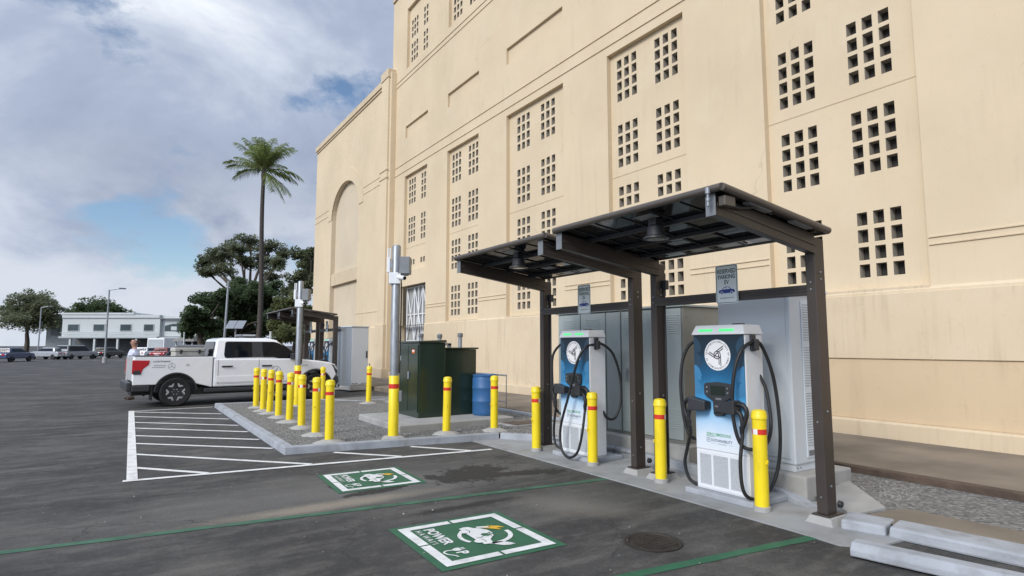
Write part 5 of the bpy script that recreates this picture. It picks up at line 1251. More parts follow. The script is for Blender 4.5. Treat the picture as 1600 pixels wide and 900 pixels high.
    for z, a_, b_ in ((1.135, -0.56, -0.26), (1.085, -0.60, -0.28), (1.15, 0.22, 0.30), (1.11, 0.22, 0.32)): m.poly([f(a_, z), f(b_, z), f(b_, z+0.016), f(a_, z+0.016)])
    ring_(m, -0.13, 1.11, 0.09, 0.010, f)
    for q in (90, 210, 330):
        d = Vector((math.cos(R(q)), math.sin(R(q)))); n = Vector((-d.y, d.x))*0.008; c = Vector((-0.13, 1.11))
        m.poly([f(*(c-n)), f(*(c+d*0.08-n)), f(*(c+d*0.08+n)), f(*(c+n))])
    ring_(m, 2.66, 0.93, 0.135, 0.014, f)
    for q in (60, 180, 300):
        d = Vector((math.cos(R(q)), math.sin(R(q)))); n = Vector((-d.y, d.x))*0.011; c = Vector((2.66, 0.93))
        m.poly([f(*(c-n)), f(*(c+d*0.10-n)), f(*(c+d*0.10+n)), f(*(c+n))])
    m.poly([f(3.42, 1.06), f(3.62, 1.06), f(3.62, 1.08), f(3.42, 1.08)])
    B(m, 'grey_marking', M['ink_grey'], t)
    m = MB(); yg = -(HW+0.0145); fg = lambda u, v: (u, yg, v)
    for z in (0.775, 0.715, 0.655): m.poly([fg(2.46, z), fg(2.90, z), fg(2.90, z+0.022), fg(2.46, z+0.022)])
    B(m, 'gold_stripe', M['ink_gold'], t)
    m = MB()
    for z in (0.737, 0.677): m.poly([fg(2.46, z), fg(2.90, z), fg(2.90, z+0.016), fg(2.46, z+0.016)])
    B(m, 'red_stripe', M['red_tape'], t)
    return t
tr = pickup()
bx = thing('toolbox', (tr.location.x+0.45, tr.location.y+0.25, 0.72), 'beige toolbox standing in the pickup bed against the cab', 'toolbox', rz=R(5.5))
m = MB(); m.box(-0.42, 0.36, -0.35, 0.35, 0.0, 0.78); m.build('box', M['beige_box'], bx, bevel=0.02, local=True)
m = MB(); m.box(-0.44, 0.38, -0.37, 0.37, 0.782, 0.90); m.build('lid', M['beige_box'], bx, bevel=0.025, local=True)
m = MB(); m.box(-0.30, -0.24, -0.40, -0.371, 0.72, 0.84); m.box(0.18, 0.24, -0.40, -0.371, 0.72, 0.84); m.build('latch', M['black_plastic'], bx, bevel=0.006, local=True)

# ------------------------------------------------------------------ the man behind the tailgate
def skin_body(name, joints, bones, mat, parent, root=0, sub=2):
    me = bpy.data.meshes.new(name); me.from_pydata([j[0] for j in joints], bones, []); me.update()
    o = bpy.data.objects.new(name, me); COL.objects.link(o); o.parent = parent
    sk = o.modifiers.new('skin', 'SKIN'); sk.use_smooth_shade = True
    lay = me.skin_vertices[0].data if me.skin_vertices else None
    if lay is None:
        bm = bmesh.new(); bm.from_mesh(me); bm.verts.layers.skin.verify(); bm.to_mesh(me); bm.free(); lay = me.skin_vertices[0].data
    for i, j in enumerate(joints):
        r = j[1]; lay[i].radius = r if isinstance(r, tuple) else (r, r)
        lay[i].use_root = (i == root)
    sb = o.modifiers.new('sub', 'SUBSURF'); sb.levels = sub; sb.render_levels = sub
    me.materials.append(mat)
    return o
def person():
    # stands facing left along the tailgate, head turned a little to the photographer; local: x forward, y left
    p = thing('person', (0.35, 22.25, 0.0), 'balding man in a pale patterned shirt and dark trousers standing behind the pickup tailgate', 'person', rz=R(195)); p.scale = (1.05,)*3
    J = []; Bn = []
    def j(x, y, z, r): J.append(((x, y, z), r)); return len(J)-1
    def b(*ids):
        for a_, c_ in zip(ids[:-1], ids[1:]): Bn.append((a_, c_))
    pel = j(0, 0, 0.98, (0.15, 0.12)); bel = j(0.02, 0, 1.12, (0.155, 0.13)); chest = j(0.01, 0, 1.36, (0.16, 0.12)); nk0 = j(0, 0, 1.50, (0.075, 0.07)); nk = j(0.01, 0, 1.57, 0.058)
    h0 = j(0.03, 0, 1.64, (0.075, 0.085)); h1 = j(0.02, 0, 1.72, (0.085, 0.10)); h2 = j(0.01, 0, 1.775, (0.065, 0.075))
    b(pel, bel, chest, nk0, nk, h0, h1, h2)
    for s_ in (-1, 1):
        sh = j(0, s_*0.19, 1.43, 0.065); el = j(-0.03, s_*0.25, 1.16, 0.045); wr = j(0.08, s_*0.24, 0.93, 0.031); pm_ = j(0.11, s_*0.235, 0.85, (0.036, 0.022))
        b(chest, sh, el, wr, pm_)
        for k, ln in ((-1.5, 0.075), (-0.5, 0.088), (0.5, 0.082), (1.5, 0.065)):
            f0 = j(0.115+k*0.017, s_*0.234, 0.815, 0.0095); f1 = j(0.12+k*0.018, s_*0.228, 0.815-ln*0.55, 0.0088); f2 = j(0.118+k*0.018, s_*0.215, 0.815-ln, 0.0075)
            b(pm_, f0, f1, f2)
        t0 = j(0.145, s_*0.225, 0.86, 0.012); t1 = j(0.165, s_*0.215, 0.82, 0.010); b(wr, t0, t1)
        hp = j(0, s_*0.095, 0.92, 0.095); kn = j(0.02, s_*0.105, 0.51, 0.062); an = j(-0.01, s_*0.11, 0.10, 0.043); b(pel, hp, kn, an)
    body = skin_body('body', J, Bn, M['skin'], p)
    # clothing
    S = []; SB = []
    def js(x, y, z, r): S.append(((x, y, z), r)); return len(S)-1
    a0 = js(0.01, 0, 0.95, (0.185, 0.155)); a1 = js(0.03, 0, 1.13, (0.185, 0.165)); a2 = js(0.015, 0, 1.36, (0.19, 0.15)); a3 = js(0.005, 0, 1.485, (0.11, 0.095)); SB += [(a0, a1), (a1, a2), (a2, a3)]
    for s_ in (-1, 1):
        c0 = js(0, s_*0.20, 1.435, 0.085); c1 = js(-0.025, s_*0.255, 1.19, 0.075); SB += [(a2, c0), (c0, c1)]
    skin_body('shirt', S, SB, M['shirt'], p)
    S = []; SB = []
    a0 = js(0, 0, 0.99, (0.165, 0.14))
    for s_ in (-1, 1):
        c0 = js(0, s_*0.095, 0.88, 0.105); c1 = js(0.02, s_*0.105, 0.51, 0.08); c2 = js(-0.005, s_*0.11, 0.09, 0.066); SB += [(a0, c0), (c0, c1), (c1, c2)]
    skin_body('trousers', S, SB, M['trousers'], p)
    for s_ in (-1, 1):
        S = []; SB = []
        a0 = js(-0.05, s_*0.11, 0.05, 0.048); a1 = js(0.06, s_*0.118, 0.045, 0.047); a2 = js(0.17, s_*0.13, 0.035, 0.035); SB = [(a0, a1), (a1, a2)]
        skin_body('shoe', S, SB, M['shoe'], p)
    m = MB()
    m.lathe([(0.098, 1.655), (0.107, 1.69), (0.107, 1.73), (0.099, 1.755)], 20, (-0.018, 0, 0))
    hb = m.build('hair', M['hair'], p, local=True)
    for v in hb.data.vertices:
        if v.co.x > 0.02: v.co.x = 0.02
        v.co.y *= 0.92
    m = MB(); m.hexa([(0.11, -0.014, 1.675), (0.11, 0.014, 1.675), (0.095, 0.012, 1.71), (0.095, -0.012, 1.71)], [(0.135, -0.014, 1.668), (0.135, 0.014, 1.668), (0.103, 0.008, 1.715), (0.103, -0.008, 1.715)]); m.build('nose', M['skin'], p, bevel=0.006, local=True)
    m = MB()
    for s_ in (-1, 1): m.tube([(0.095, s_*0.035, 1.715), (0.112, s_*0.033, 1.715)], 0.010, 8)
    m.build('eye', M['hair'], p, local=True)
    m = MB(); m.box(0.09, 0.118, -0.025, 0.025, 1.640, 1.648); m.build('mouth', pm('lips', (0.25, 0.10, 0.08)), p, local=True)
    for s_ in (-1, 1):
        m = MB(); m.lathe([(0.012, -0.014), (0.030, -0.008), (0.030, 0.006), (0.012, 0.012)], 12, (0.005, s_*0.098, 1.695), axis='y'); m.build('ear', M['skin'], p, local=True)
    return p
person()

# ------------------------------------------------------------------ vegetation
def leaves(mb, c, rad, n, size, rg, flat=0.6):
    c = Vector(c)
    for _ in range(n):
        while True:
            v = Vector((rg.uniform(-1, 1), rg.uniform(-1, 1), rg.uniform(-1, 1)))
            if 0.25 < v.length < 1: break
        q = c+Vector((v.x*rad[0], v.y*rad[0], v.z*rad[1]))
        a = Vector((rg.gauss(0, 1), rg.gauss(0, 1), rg.gauss(0, flat))).normalized(); b_ = a.cross(Vector((rg.gauss(0, .5), rg.gauss(0, .5), 1))).normalized()
        s_ = size*rg.uniform(0.6, 1.35)
        mb.v += [tuple(q-a*s_), tuple(q-b_*s_*0.45), tuple(q+a*s_), tuple(q+b_*s_*0.45)]
        k = len(mb.v)-4; mb.f.append((k, k+1, k+2, k+3)); mb.sm.append(False)
def tree(base, label, clumps, mat, trunk_r, fork, seed, n=260, size=0.2, name='tree'):
    rg = random.Random(seed); base = Vector(base)
    t = thing(name, base, label, 'tree', 'broadleaf trees beyond the parking lot')
    m = MB(); tp = base+Vector((rg.uniform(-.3, .3), rg.uniform(-.3, .3), fork))
    m.tube(spline([base-Vector((0, 0, .2)), base+(tp-base)*0.5+Vector((rg.uniform(-.2, .2), 0, 0)), tp], 6), [trunk_r*(1.25-0.5*k/12) for k in range(13)], 10)
    for c, r_ in clumps:
        c = Vector(c); mid = tp.lerp(c, 0.5)+Vector((rg.uniform(-.6, .6), rg.uniform(-.6, .6), rg.uniform(-0.2, .7)))
        pts = spline([tp-Vector((0, 0, .3)), mid, c], 5); k = len(pts)
        m.tube(pts, [trunk_r*0.42*(1-0.85*i/(k-1))+0.02 for i in range(k)], 6)
        for _ in range(4):
            e = c+Vector((rg.uniform(-1, 1)*r_[0]*.8, rg.uniform(-1, 1)*r_[0]*.8, rg.uniform(-.3, .9)*r_[1])); m.tube(spline([mid.lerp(c, .6), c.lerp(e, .5)+Vector((0, 0, .15)), e], 4), [0.07*trunk_r/0.35*(1-0.08*i) for i in range(9)], 5)
    m.build('trunk', M['bark'], t, fixn=False)
    m = MB()
    for c, r_ in clumps:
        c = Vector(c); vol = r_[0]*r_[0]*r_[1]; k = max(10, int(14+vol*1.6))
        for _ in range(k):          # each clump is many small sprays, leaving gaps
            v = Vector((rg.gauss(0, .5), rg.gauss(0, .5), rg.gauss(0, .45)))
            if v.length > 1.15: v = v.normalized()*1.1
            s_ = rg.uniform(.24, .50)
            leaves(m, c+Vector((v.x*r_[0], v.y*r_[0], v.z*r_[1])), (r_[0]*s_+.2, r_[1]*s_*0.8+.15), int(n*s_), size, rg)
    m.build('crown', mat, t, fixn=False)
    return t
def V(px, py, d):
    """a point d metres out along the street axis, from bearings measured on site"""
    l = (px-800)/924.4*d; v = F2(d, l); v.z = CAM_H+(540-py)/924.4*d; return v
def gp(px, d): v = F2(d, (px-800)/924.4*d); return v
def cl(lst, d, dd=2.5, seed=0):
    rg = random.Random(seed); k = d/924.4
    return [(V(px, py, d+rg.uniform(-dd, dd)), (rx*k, rz*k)) for px, py, rx, rz in lst]
tree(gp(312, 62), 'dense dark rounded tree behind the pickup bed, left of the tall palm', cl([(300, 492, 16, 15), (318, 470, 20, 15), (335, 482, 16, 18), (312, 505, 22, 14), (296, 515, 12, 9), (332, 508, 16, 14), (345, 465, 12, 12)], 62, 2.5, 1), M['leaf_dark'], 0.35, 2.6, 11, n=330, size=0.20)
tree(gp(386, 76), 'tall spreading tree with open crown behind the palm trunk', cl([(325, 405, 17, 11), (350, 393, 18, 12), (318, 425, 14, 7), (345, 420, 16, 9), (385, 378, 22, 12), (415, 388, 20, 12), (405, 405, 24, 12), (430, 410, 12, 12), (378, 408, 16, 10), (425, 432, 13, 9), (370, 440, 14, 10), (400, 448, 18, 9), (335, 398, 16, 10), (365, 385, 16, 10), (438, 398, 10, 9), (312, 412, 10, 8)], 76, 3.5, 2), M['leaf_mid'], 0.55, 7.0, 12, n=230, size=0.18)
tree(gp(372, 70), 'thick dark tree mass under the spreading tree, behind the lamp post', cl([(360, 460, 18, 20), (385, 475, 20, 20), (365, 495, 24, 18), (395, 505, 24, 16), (415, 470, 16, 18), (420, 500, 18, 14), (345, 505, 14, 12), (372, 450, 20, 14), (395, 455, 18, 14), (352, 480, 16, 16), (380, 520, 26, 14), (350, 525, 18, 12), (415, 522, 22, 14), (440, 520, 18, 14), (402, 485, 20, 16), (330, 525, 18, 12), (455, 500, 18, 16), (425, 450, 16, 14), (445, 475, 16, 14)], 70, 3, 3), M['leaf_dark'], 0.4, 3.0, 13, n=260, size=0.19)
tree(gp(476, 66), 'tree with an open top half hidden by the left end of the cream building', cl([(465, 395, 12, 9), (482, 392, 10, 8), (478, 412, 14, 9), (462, 432, 14, 11), (484, 440, 12, 12), (452, 452, 12, 10), (470, 462, 18, 12), (474, 400, 12, 9), (482, 425, 12, 10), (466, 448, 14, 10)], 66, 2.5, 4), M['leaf_mid'], 0.35, 6.0, 14, n=170, size=0.19)
tree(gp(455, 58), 'low yellowish-green bushy tree above the far canopies', cl([(440, 480, 14, 12), (460, 470, 14, 14), (478, 485, 14, 14), (450, 500, 18, 12), (430, 505, 12, 10), (470, 510, 16, 14), (450, 522, 22, 12), (485, 520, 12, 14)], 58, 2, 5), M['leaf_light'], 0.2, 2.5, 15, n=240, size=0.20)
tree(gp(150, 120), 'broad dark tree behind the pale building, far left', cl([(150, 480, 24, 14), (175, 488, 18, 12), (125, 488, 20, 12), (150, 500, 30, 12)], 120, 4, 6), M['leaf_dark'], 0.4, 4.0, 16, n=220, size=0.30)
tree(gp(40, 110), 'pale green tree at the far left edge beyond the parking lot', cl([(40, 470, 26, 15), (65, 485, 22, 14), (15, 485, 22, 14), (40, 500, 34, 14)], 110, 4, 7), M['leaf_mid'], 0.4, 4.0, 17, n=220, size=0.28)

def palm(base, top_z, label):
    rg = random.Random(5); base = Vector(base)
    t = thing('palm_tree', base, label, 'palm tree')
    H = top_z; m = MB(); pts = [base+Vector((0.10*math.sin(k*0.35), 0.05*k/3, H*k/16)) for k in range(17)]
    m.tube(pts, [0.26-0.09*k/16+(0.10 if k == 0 else 0) for k in range(17)], 12); m.build('trunk', M['palm_bark'], t)
    c = pts[-1]; m = MB(); st = MB()
    right = Vector((math.cos(YAW), -math.sin(YAW), 0)); back = Vector((math.sin(YAW), math.cos(YAW), 0))
    fr = []
    for k in range(19): fr.append((2*math.pi*k/19+rg.uniform(-.2, .2), rg.uniform(0.6, 1.4), rg.uniform(3.0, 4.0)))
    for k in range(4): fr.append((rg.uniform(0, 6.28), rg.uniform(1.2, 1.5), rg.uniform(3.0, 3.8)))
    fr += [(0.1, 0.22, 4.0), (0.2, 0.05, 3.4), (3.0, 0.42, 4.0), (3.25, 0.55, 3.9), (2.9, 0.25, 3.6), (-0.3, -0.55, 3.6), (0.3, -0.8, 3.5), (0.6, -0.45, 3.3), (5.6, -0.7, 3.0)]
    for az, el, L in fr:
        hd = right*math.cos(az)+back*math.sin(az); n = 12; P = []; p = c.copy(); e = el
        droop = rg.uniform(0.055, 0.11)*(1 if el > 0 else 0.55)
        for i in range(n+1):
            P.append(p.copy()); p = p+(hd*math.cos(e)+Vector((0, 0, math.sin(e))))*(L/n); e -= droop*(0.5+i/n)
        st.tube(P, [0.045*(1-0.85*i/n)+0.004 for i in range(n+1)], 5)
        side = hd.cross(Vector((0, 0, 1))).normalized()
        for i in range(46):
            s_ = 0.12+0.88*i/46; f = s_*n; a_ = int(min(n-1, f)); q = P[a_].lerp(P[a_+1], f-a_); d = (P[a_+1]-P[a_]).normalized()
            ln = 0.92*math.sin(math.pi*min(1, s_*0.80+0.16))**0.8+0.12
            for sg in (-1, 1):
                sd_ = (side*sg*0.80+d*0.60+Vector((0, 0, rg.uniform(-0.55, 0.05)))).normalized()
                w = d*0.024
                tip = q+sd_*ln*rg.uniform(.85, 1.1)+Vector((0, 0, -0.16*ln-rg.uniform(0, .12))); md = q+sd_*ln*0.55
                k = len(m.v); m.v += [tuple(q-w), tuple(q+w), tuple(md+w*0.9), tuple(tip), tuple(md-w*0.9)]; m.f.append((k, k+1, k+2, k+3, k+4)); m.sm.append(False)
    cr = m.build('frond', M['frond'], t, fixn=False); st.build('frond_stem', M['frond'], cr, fixn=False)
    m = MB(); m.lathe([(0.18, -1.1), (0.24, -0.5), (0.22, 0.0), (0.1, 0.5)], 12, c, jit=0.2); m.build('crown_shaft', M['palm_bark'], t)
    return t
pb = gp(403, 55); palm(pb, CAM_H+(540-268)/924.4*55*1.03, 'tall slender coconut palm rising in front of the trees')

# ------------------------------------------------------------------ far buildings, cars and posts
def LB(px, d): return gp(px, d)
U = Vector((math.cos(YAW), -math.sin(YAW), 0)); Dp = Vector((math.sin(YAW), math.cos(YAW), 0))
fb = thing('pale_building', gp(240, 100), 'two-storey pale grey building with dark windows beyond the parking lot', 'building')
org = gp(800, 0)
def FB(a, b, z): v = U*a+Dp*b; return (v.x, v.y, z)       # a metres right, b metres ahead of the photographer
def ax(px, d=95): return (px-800)/924.4*d
x0, xm, x1 = ax(95), ax(248), ax(345)
m = MB()
m.box(x0, xm, 95, 110, 3.15, 6.1, FB); m.box(xm+0.02, x1, 95.6, 110, 3.15, 6.1, FB)
m.build('wall', M['bldg_white'], fb)
m = MB(); m.box(x0, xm, 94.8, 110.2, 6.11, 6.62, FB); m.box(xm+0.02, x1, 95.4, 110.2, 6.11, 6.55, FB); m.box(x0, ax(208), 94.7, 100, 6.63, 6.95, FB); m.build('parapet', M['bldg_white'], fb, bevel=0.04)
m = MB(); m.box(x0, xm, 94.3, 95.0, 2.85, 3.14, FB); m.box(xm+0.02, x1, 94.9, 95.6, 2.80, 3.08, FB); m.build('floor_slab', M['bldg_trim'], fb, bevel=0.03)
m = MB(); m.box(x0, x1, 94.9, 95.4, 6.02, 6.10, FB); m.build('roof_gutter', M['bldg_trim'], fb)
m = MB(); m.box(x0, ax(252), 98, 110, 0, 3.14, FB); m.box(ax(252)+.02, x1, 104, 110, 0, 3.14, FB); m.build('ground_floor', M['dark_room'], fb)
for px in (112, 150, 186, 215, 242):
    m = MB(); m.box(ax(px)-0.15, ax(px)+0.15, 94.5, 94.8, 0, 2.85, FB); m.build('column', M['bldg_white'], fb, bevel=0.02)
for pa, pb_ in ((105, 121), (145, 161), (187, 203), (224, 238)):
    m = MB(); m.box(ax(pa)-.12, ax(pb_)+.12, 94.92, 94.99, 4.0, 5.15, FB); fr_ = m.build('window', M['bldg_trim'], fb)
    m = MB(); m.box(ax(pa), ax(pb_), 94.88, 94.915, 4.1, 5.05, FB); m.build('pane', M['far_window'], fr_)
m = MB(); m.box(ax(253), ax(283), 95.5, 95.59, 4.05, 4.85, FB); wv = m.build('window', M['far_window'], fb)
m = MB(); m.prism([(ax(253)+(ax(283)-ax(253))*k/10, 4.85+0.35*math.sin(math.pi*k/10)) for k in range(11)], lambda a_, z, b_: FB(a_, b_, z), 95.5, 95.59); m.build('arched_light', M['far_window'], wv)
m = MB(); m.box(ax(263), ax(272), 95.46, 95.49, 4.15, 4.75, FB); m.build('blind', M['bldg_white'], wv)
m = MB(); m.box(ax(222), ax(236), 97.9, 97.99, 0.6, 2.2, FB); m.build('shopfront', M['far_window'], fb)
m = MB(); m.box(ax(-60), ax(90), 112, 122, 0, 7.5, FB); wb = m.build('store_building', M['bldg_trim'], bevel=0.05); tag(wb, 'plain grey store building at the far left edge', 'building')
for k in range(5): m = MB(); m.box(ax(-50)+k*3, ax(-50)+k*3+1.6, 111.9, 111.99, 3.6, 5.2, FB); m.build('window', M['far_window'], wb)

for pa, w_ in ((130, 1.6), (178, 1.1), (262, 1.4)):
    m = MB(); m.box(ax(pa), ax(pa)+w_, 98, 99.6, 6.6, 7.15, FB); m.build('roof_unit', M['bldg_trim'], fb, bevel=0.03)
m = MB(); m.box(x0, xm, 94.55, 94.6, 3.7, 3.78, FB); m.build('ledge_rail', M['bldg_trim'], fb)
ht = thing('kiosk', gp(292, 66), 'small open kiosk with a shingled hip roof behind the pickup bed', 'kiosk')
k0 = ax(292, 66)
m = MB(); m.hexa([FB(k0-1.35, 65, 2.15), FB(k0+1.35, 65, 2.15), FB(k0+1.35, 67.5, 2.15), FB(k0-1.35, 67.5, 2.15)], [FB(k0-0.25, 66.1, 2.85), FB(k0+0.25, 66.1, 2.85), FB(k0+0.25, 66.4, 2.85), FB(k0-0.25, 66.4, 2.85)]); m.build('roof', M['hut_roof'], ht)
m = MB(); m.box(k0-0.9, k0+0.9, 65.4, 67.1, 0, 1.2, FB); m.build('counter', M['bldg_white'], ht)
for a in (-0.9, 0.0, 0.9):
    m = MB(); m.box(k0+a-0.06, k0+a+0.06, 65.35, 65.5, 0, 2.15, FB); m.build('post', M['bldg_white'], ht)

def car(px, d, label, paint, boxy=False, head=0.0, group=None):
    """a car seen from its rear or front: a axis = across, b = along"""
    c = gp(px, d); t = thing('parked_car', c, label, 'car', 'cars parked beyond the pickup', rz=-YAW+head)
    def B(mb, nm, mat, parent=t, **k): return mb.build(nm, mat, parent, local=True, **k)
    w, L, H = (0.9, 2.2, 1.45) if not boxy else (0.95, 2.4, 1.72)
    prof = [(-L, 0.35), (-L, 0.8), (-L+.15, 0.95), (L-0.9, 0.98), (L-.1, 0.85), (L, 0.7), (L, 0.35)]
    m = MB(); m.prism(prof, lambda y, z, x: (x, y, z), -w, w); b = B(m, 'body', paint, bevel=0.08, seg=3)
    r0 = -L+0.1 if boxy else -L+0.55
    m = MB(); m.hexa([(-w+.05, r0, .95), (w-.05, r0, .95), (w-.05, L-1.2, .95), (-w+.05, L-1.2, .95)], [(-w+.2, r0+.25, H), (w-.2, r0+.25, H), (w-.2, L-2.0, H), (-w+.2, L-2.0, H)]); cbn = B(m, 'cabin', paint, bevel=0.07, seg=3)
    m = MB(); m.add([(-w+.17, r0+.035, 1.02), (w-.17, r0+.035, 1.02), (w-.25, r0+.2, H-.1), (-w+.25, r0+.2, H-.1)], [(0, 1, 2, 3)]); B(m, 'back_window', M['glass'], cbn, fixn=False)
    for s_ in (-1, 1):
        m = MB(); m.add([(s_*(w-.055), r0+.25, 1.02), (s_*(w-.055), L-1.35, 1.02), (s_*(w-.165), L-1.95, H-.1), (s_*(w-.165), r0+.38, H-.1)], [(0, 1, 2, 3)]); B(m, 'side_window', M['glass'], cbn, fixn=False)
        for y in (-L+.75, L-.85):
            m = MB(); m.lathe([(0.2, -0.1), (0.31, -0.1), (0.33, -0.06), (0.33, 0.06), (0.31, 0.1), (0.2, 0.1)], 20, (s_*(w-.1), y, 0.33), axis='x'); B(m, 'wheel', M['tyre'])
        m = MB(); m.box(s_*w*.62-.14, s_*w*.62+.14, -L-.012, -L+.02, 0.68, 0.82); B(m, 'tail_light', M['tail_red'])
    m = MB(); m.box(-.26, .26, -L-.012, -L-.001, 0.52, 0.64); B(m, 'plate', M['white_plastic'])
    return t
car(232, 78, 'small white car parked under the pale building', M['truck_white'])
car(263, 70, 'dark red car parked in front of the white box van', M['car_red'])
car(299, 31, 'charcoal wagon parked just beyond the pickup bed', M['car_grey'], boxy=True, head=R(95))
v = thing('box_van', gp(258, 82), 'white box van seen end-on under the pale building', 'van', rz=-YAW)
m = MB(); m.box(-1.15, 1.15, -2.2, 2.2, 0.7, 2.7); m.build('cargo_box', M['white_plastic'], v, bevel=0.05, local=True)
m = MB(); m.box(-0.95, 0.95, 2.22, 3.6, 0.5, 2.0); m.build('cab', M['white_plastic'], v, bevel=0.15, local=True)
m = MB()
for s_ in (-1, 1):
    for y in (-1.4, 2.8): m.lathe([(0.2, -0.12), (0.38, -0.12), (0.4, 0), (0.38, 0.12), (0.2, 0.12)], 20, (s_*0.9, y, 0.4), axis='x')
m.build('wheel', M['tyre'], v, local=True)
m = MB(); m.box(-1.0, 1.0, -2.22, -2.2, 0.9, 2.5); m.build('back_door', M['bldg_trim'], v, local=True)
car(78, 72, 'silver car parked out in the lot at the far left', pm('silver_paint', (0.42, 0.43, 0.45), 0.25, metal=0.5, coat=0.5), head=R(80))

car(20, 62, 'dark blue car parked nose-in beside the far-left trees', pm('blue_car_paint', (0.03, 0.05, 0.12), 0.25, coat=0.5), head=R(8))
car(120, 74, 'silver-grey wagon parked by the columns of the pale building', pm('grey_car_paint', (0.25, 0.26, 0.27), 0.25, coat=0.5), boxy=True, head=R(-6))
car(170, 80, 'black car in the shade under the pale building', pm('black_car_paint', (0.015, 0.015, 0.018), 0.2, coat=0.5))
m = MB()
for a in range(-14, 3): 
    p0 = F2(66, -52+a*2.7+8); p1 = F2(71, -52+a*2.7+8); d_ = U*0.06
    m.poly([(*(p0-d_).xy, 0.004), (*(p0+d_).xy, 0.004), (*(p1+d_).xy, 0.004), (*(p1-d_).xy, 0.004)])
struct(m.build('lot_lines', M['white_paint']))
for px, d, lab in ((165, 58, 'lamp post standing in the open lot before the pale building'), (60, 85, 'lamp post beside the far-left parked cars')):
    c = gp(px, d); o = thing('lamp_post', c, lab, 'lamp post'); m = MB(); m.tube([c, c+Vector((0, 0, 7.2))], [0.10, 0.07], 10); m.build('pole', M['galv'], o)
    m = MB(); v0 = c+Vector((0, 0, 7.15)); m.tube([v0, v0+U*1.0+Vector((0, 0, .15))], 0.05, 8); m.build('arm', M['galv'], o)
    m = MB(); e_ = v0+U*1.3+Vector((0, 0, .15)); m.box(e_.x-.3, e_.x+.3, e_.y-.15, e_.y+.15, e_.z-.06, e_.z+.06); m.build('lamp_head', M['galv_dark'], o, bevel=0.02)
    m = MB(); m.lathe([(0.2, 0), (0.2, 0.5), (0.15, 0.55)], 16, c); m.build('base', M['concrete'], o)
lp = thing('lamp_post', gp(349, 46), 'tall pale lamp post standing in front of the dark trees', 'lamp post')
c = gp(349, 46); m = MB(); m.tube([c, c+Vector((0.15, 0, 6.75))], [0.11, 0.07], 12); m.build('pole', M['galv'], lp)
m = MB(); m.lathe([(0.2, 0), (0.2, 0.5), (0.15, 0.55)], 16, c); m.build('base', M['concrete'], lp)
sp = thing('solar_panel_post', gp(367, 42), 'tilted solar panels on a post above the pickup cab', 'solar panel')
c = gp(367, 42); m = MB(); m.tube([c, c+Vector((0, 0, 3.1))], 0.06, 10); m.build('post', M['galv_dark'], sp)
for k in (-1, 1):
    cc = c+U*0.32*k+Vector((0, 0, 3.15)); m = MB()
    q = [cc+U*a_*0.3+(Dp*0.55+Vector((0, 0, 0.5)))*b_*0.55 for a_, b_ in ((-1, -1), (1, -1), (1, 1), (-1, 1))]
    m.hexa(q, [p_+Vector((0, 0, 0.04)) for p_ in q]); m.build('panel', M['solar'], sp)
for px, d, h_, lab in ((422, 40, 2.6, 'short white post between the palm and the far canopies'), (287, 60, 3.0, 'white post at the right edge of the pale building')):
    c = gp(px, d); o = thing('white_post', c, lab, 'post'); m = MB(); m.tube([c, c+Vector((0, 0, h_))], 0.07, 10); m.build('post_shaft', M['bldg_white'], o); m = MB(); m.lathe([(0.09, h_-0.02), (0.09, h_+0.04)], 10, c); m.build('post_cap', M['bldg_white'], o)

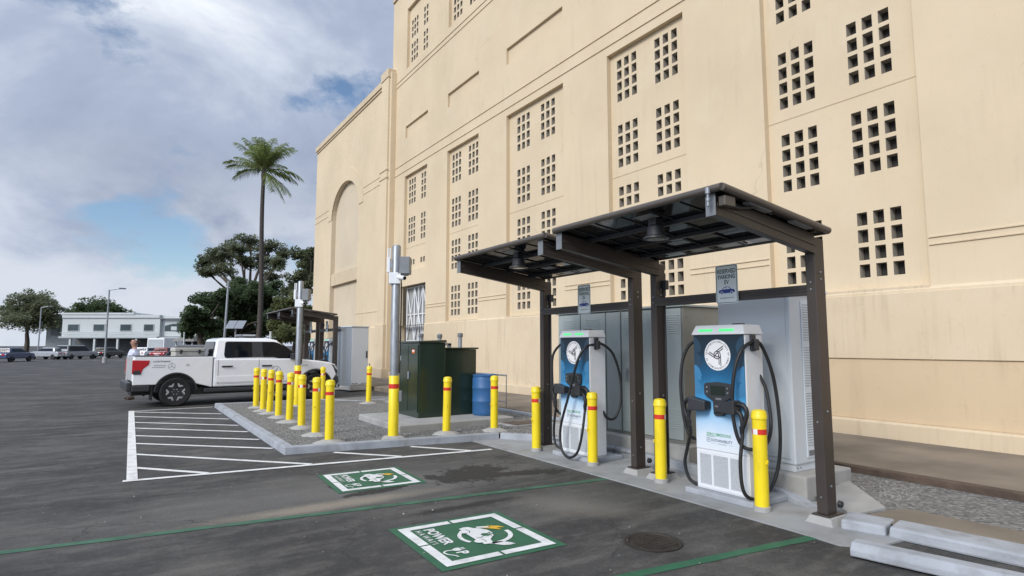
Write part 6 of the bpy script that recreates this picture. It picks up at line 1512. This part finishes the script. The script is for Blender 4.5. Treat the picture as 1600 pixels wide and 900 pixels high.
# ------------------------------------------------------------------ loose stones on the gravel
rg = random.Random(3)
def inside(x, y, poly):
    r_ = False; j = len(poly)-1
    for i in range(len(poly)):
        (xi, yi), (xj, yj) = poly[i], poly[j]
        if (yi > y) != (yj > y) and x < (xj-xi)*(y-yi)/(yj-yi)+xi: r_ = not r_
        j = i
    return r_
isl = [(2.36, 9.88), (5.8, 9.32), (6.25, 8.75), (6.55, 7.0), (6.48, 4.0), (6.1, 3.2), (7.2, 3.0), (7.8, 3.5), (7.8, 17.4), (2.36, 17.8)]
m = MB(); cnt = 0
while cnt < 9000:
    y = 3.0+15*rg.random()**1.7; x = rg.uniform(2.36, 7.8)
    if not inside(x, y, isl): continue
    if 4.35 < x < 6.88 and 10.35 < y < 12.6 or 6.1 < x < 7.8 and 3.6 < y < 8.8: continue
    s_ = rg.uniform(0.009, 0.021); a_ = rg.uniform(0, 6.28); ca, sa = math.cos(a_), math.sin(a_)
    e = [rg.uniform(.7, 1.4) for _ in range(6)]; z = (0.085+s_*0.25) if y > 4 else 0.065
    vs = [(s_*e[0], 0, 0), (0, s_*e[1], 0), (-s_*e[2], 0, 0), (0, -s_*e[3], 0), (0, 0, s_*.7*e[4]), (0, 0, -s_*.5)]
    m.add([(x+p*ca-q*sa, y+p*sa+q*ca, z+r_) for p, q, r_ in vs], [(0, 1, 4), (1, 2, 4), (2, 3, 4), (3, 0, 4)])
    cnt += 1
tag(m.build('loose_gravel', M['stone'], fixn=False), 'loose grey crushed stones covering the island', 'gravel', kind='stuff')

m = MB(); rg = random.Random(21)
for _ in range(170):
    y = 2.2+7.0*rg.random(); x = rg.uniform(-1.5, 5.2); s_ = rg.uniform(0.003, 0.009)*(1.6 if rg.random() < .1 else 1); q = rg.uniform(0, 6.28)
    p = [(x+s_*rg.uniform(.6, 1.4)*math.cos(q+k*1.57), y+s_*rg.uniform(.6, 1.4)*math.sin(q+k*1.57), 0.0135) for k in range(4)]
    m.add(p+[(x, y, 0.0135+s_*0.8)], [(0, 1, 4), (1, 2, 4), (2, 3, 4), (3, 0, 4)])
tag(m.build('litter', pm('pale_chip', (0.24, 0.23, 0.21), 0.9, var=0.5, scale=20, detail=1), fixn=False), 'scattered pale grit and chips on the asphalt stalls', 'grit', kind='stuff')

for me in bpy.data.meshes:
    if any(p.use_smooth for p in me.polygons): me.set_sharp_from_angle(angle=R(40))
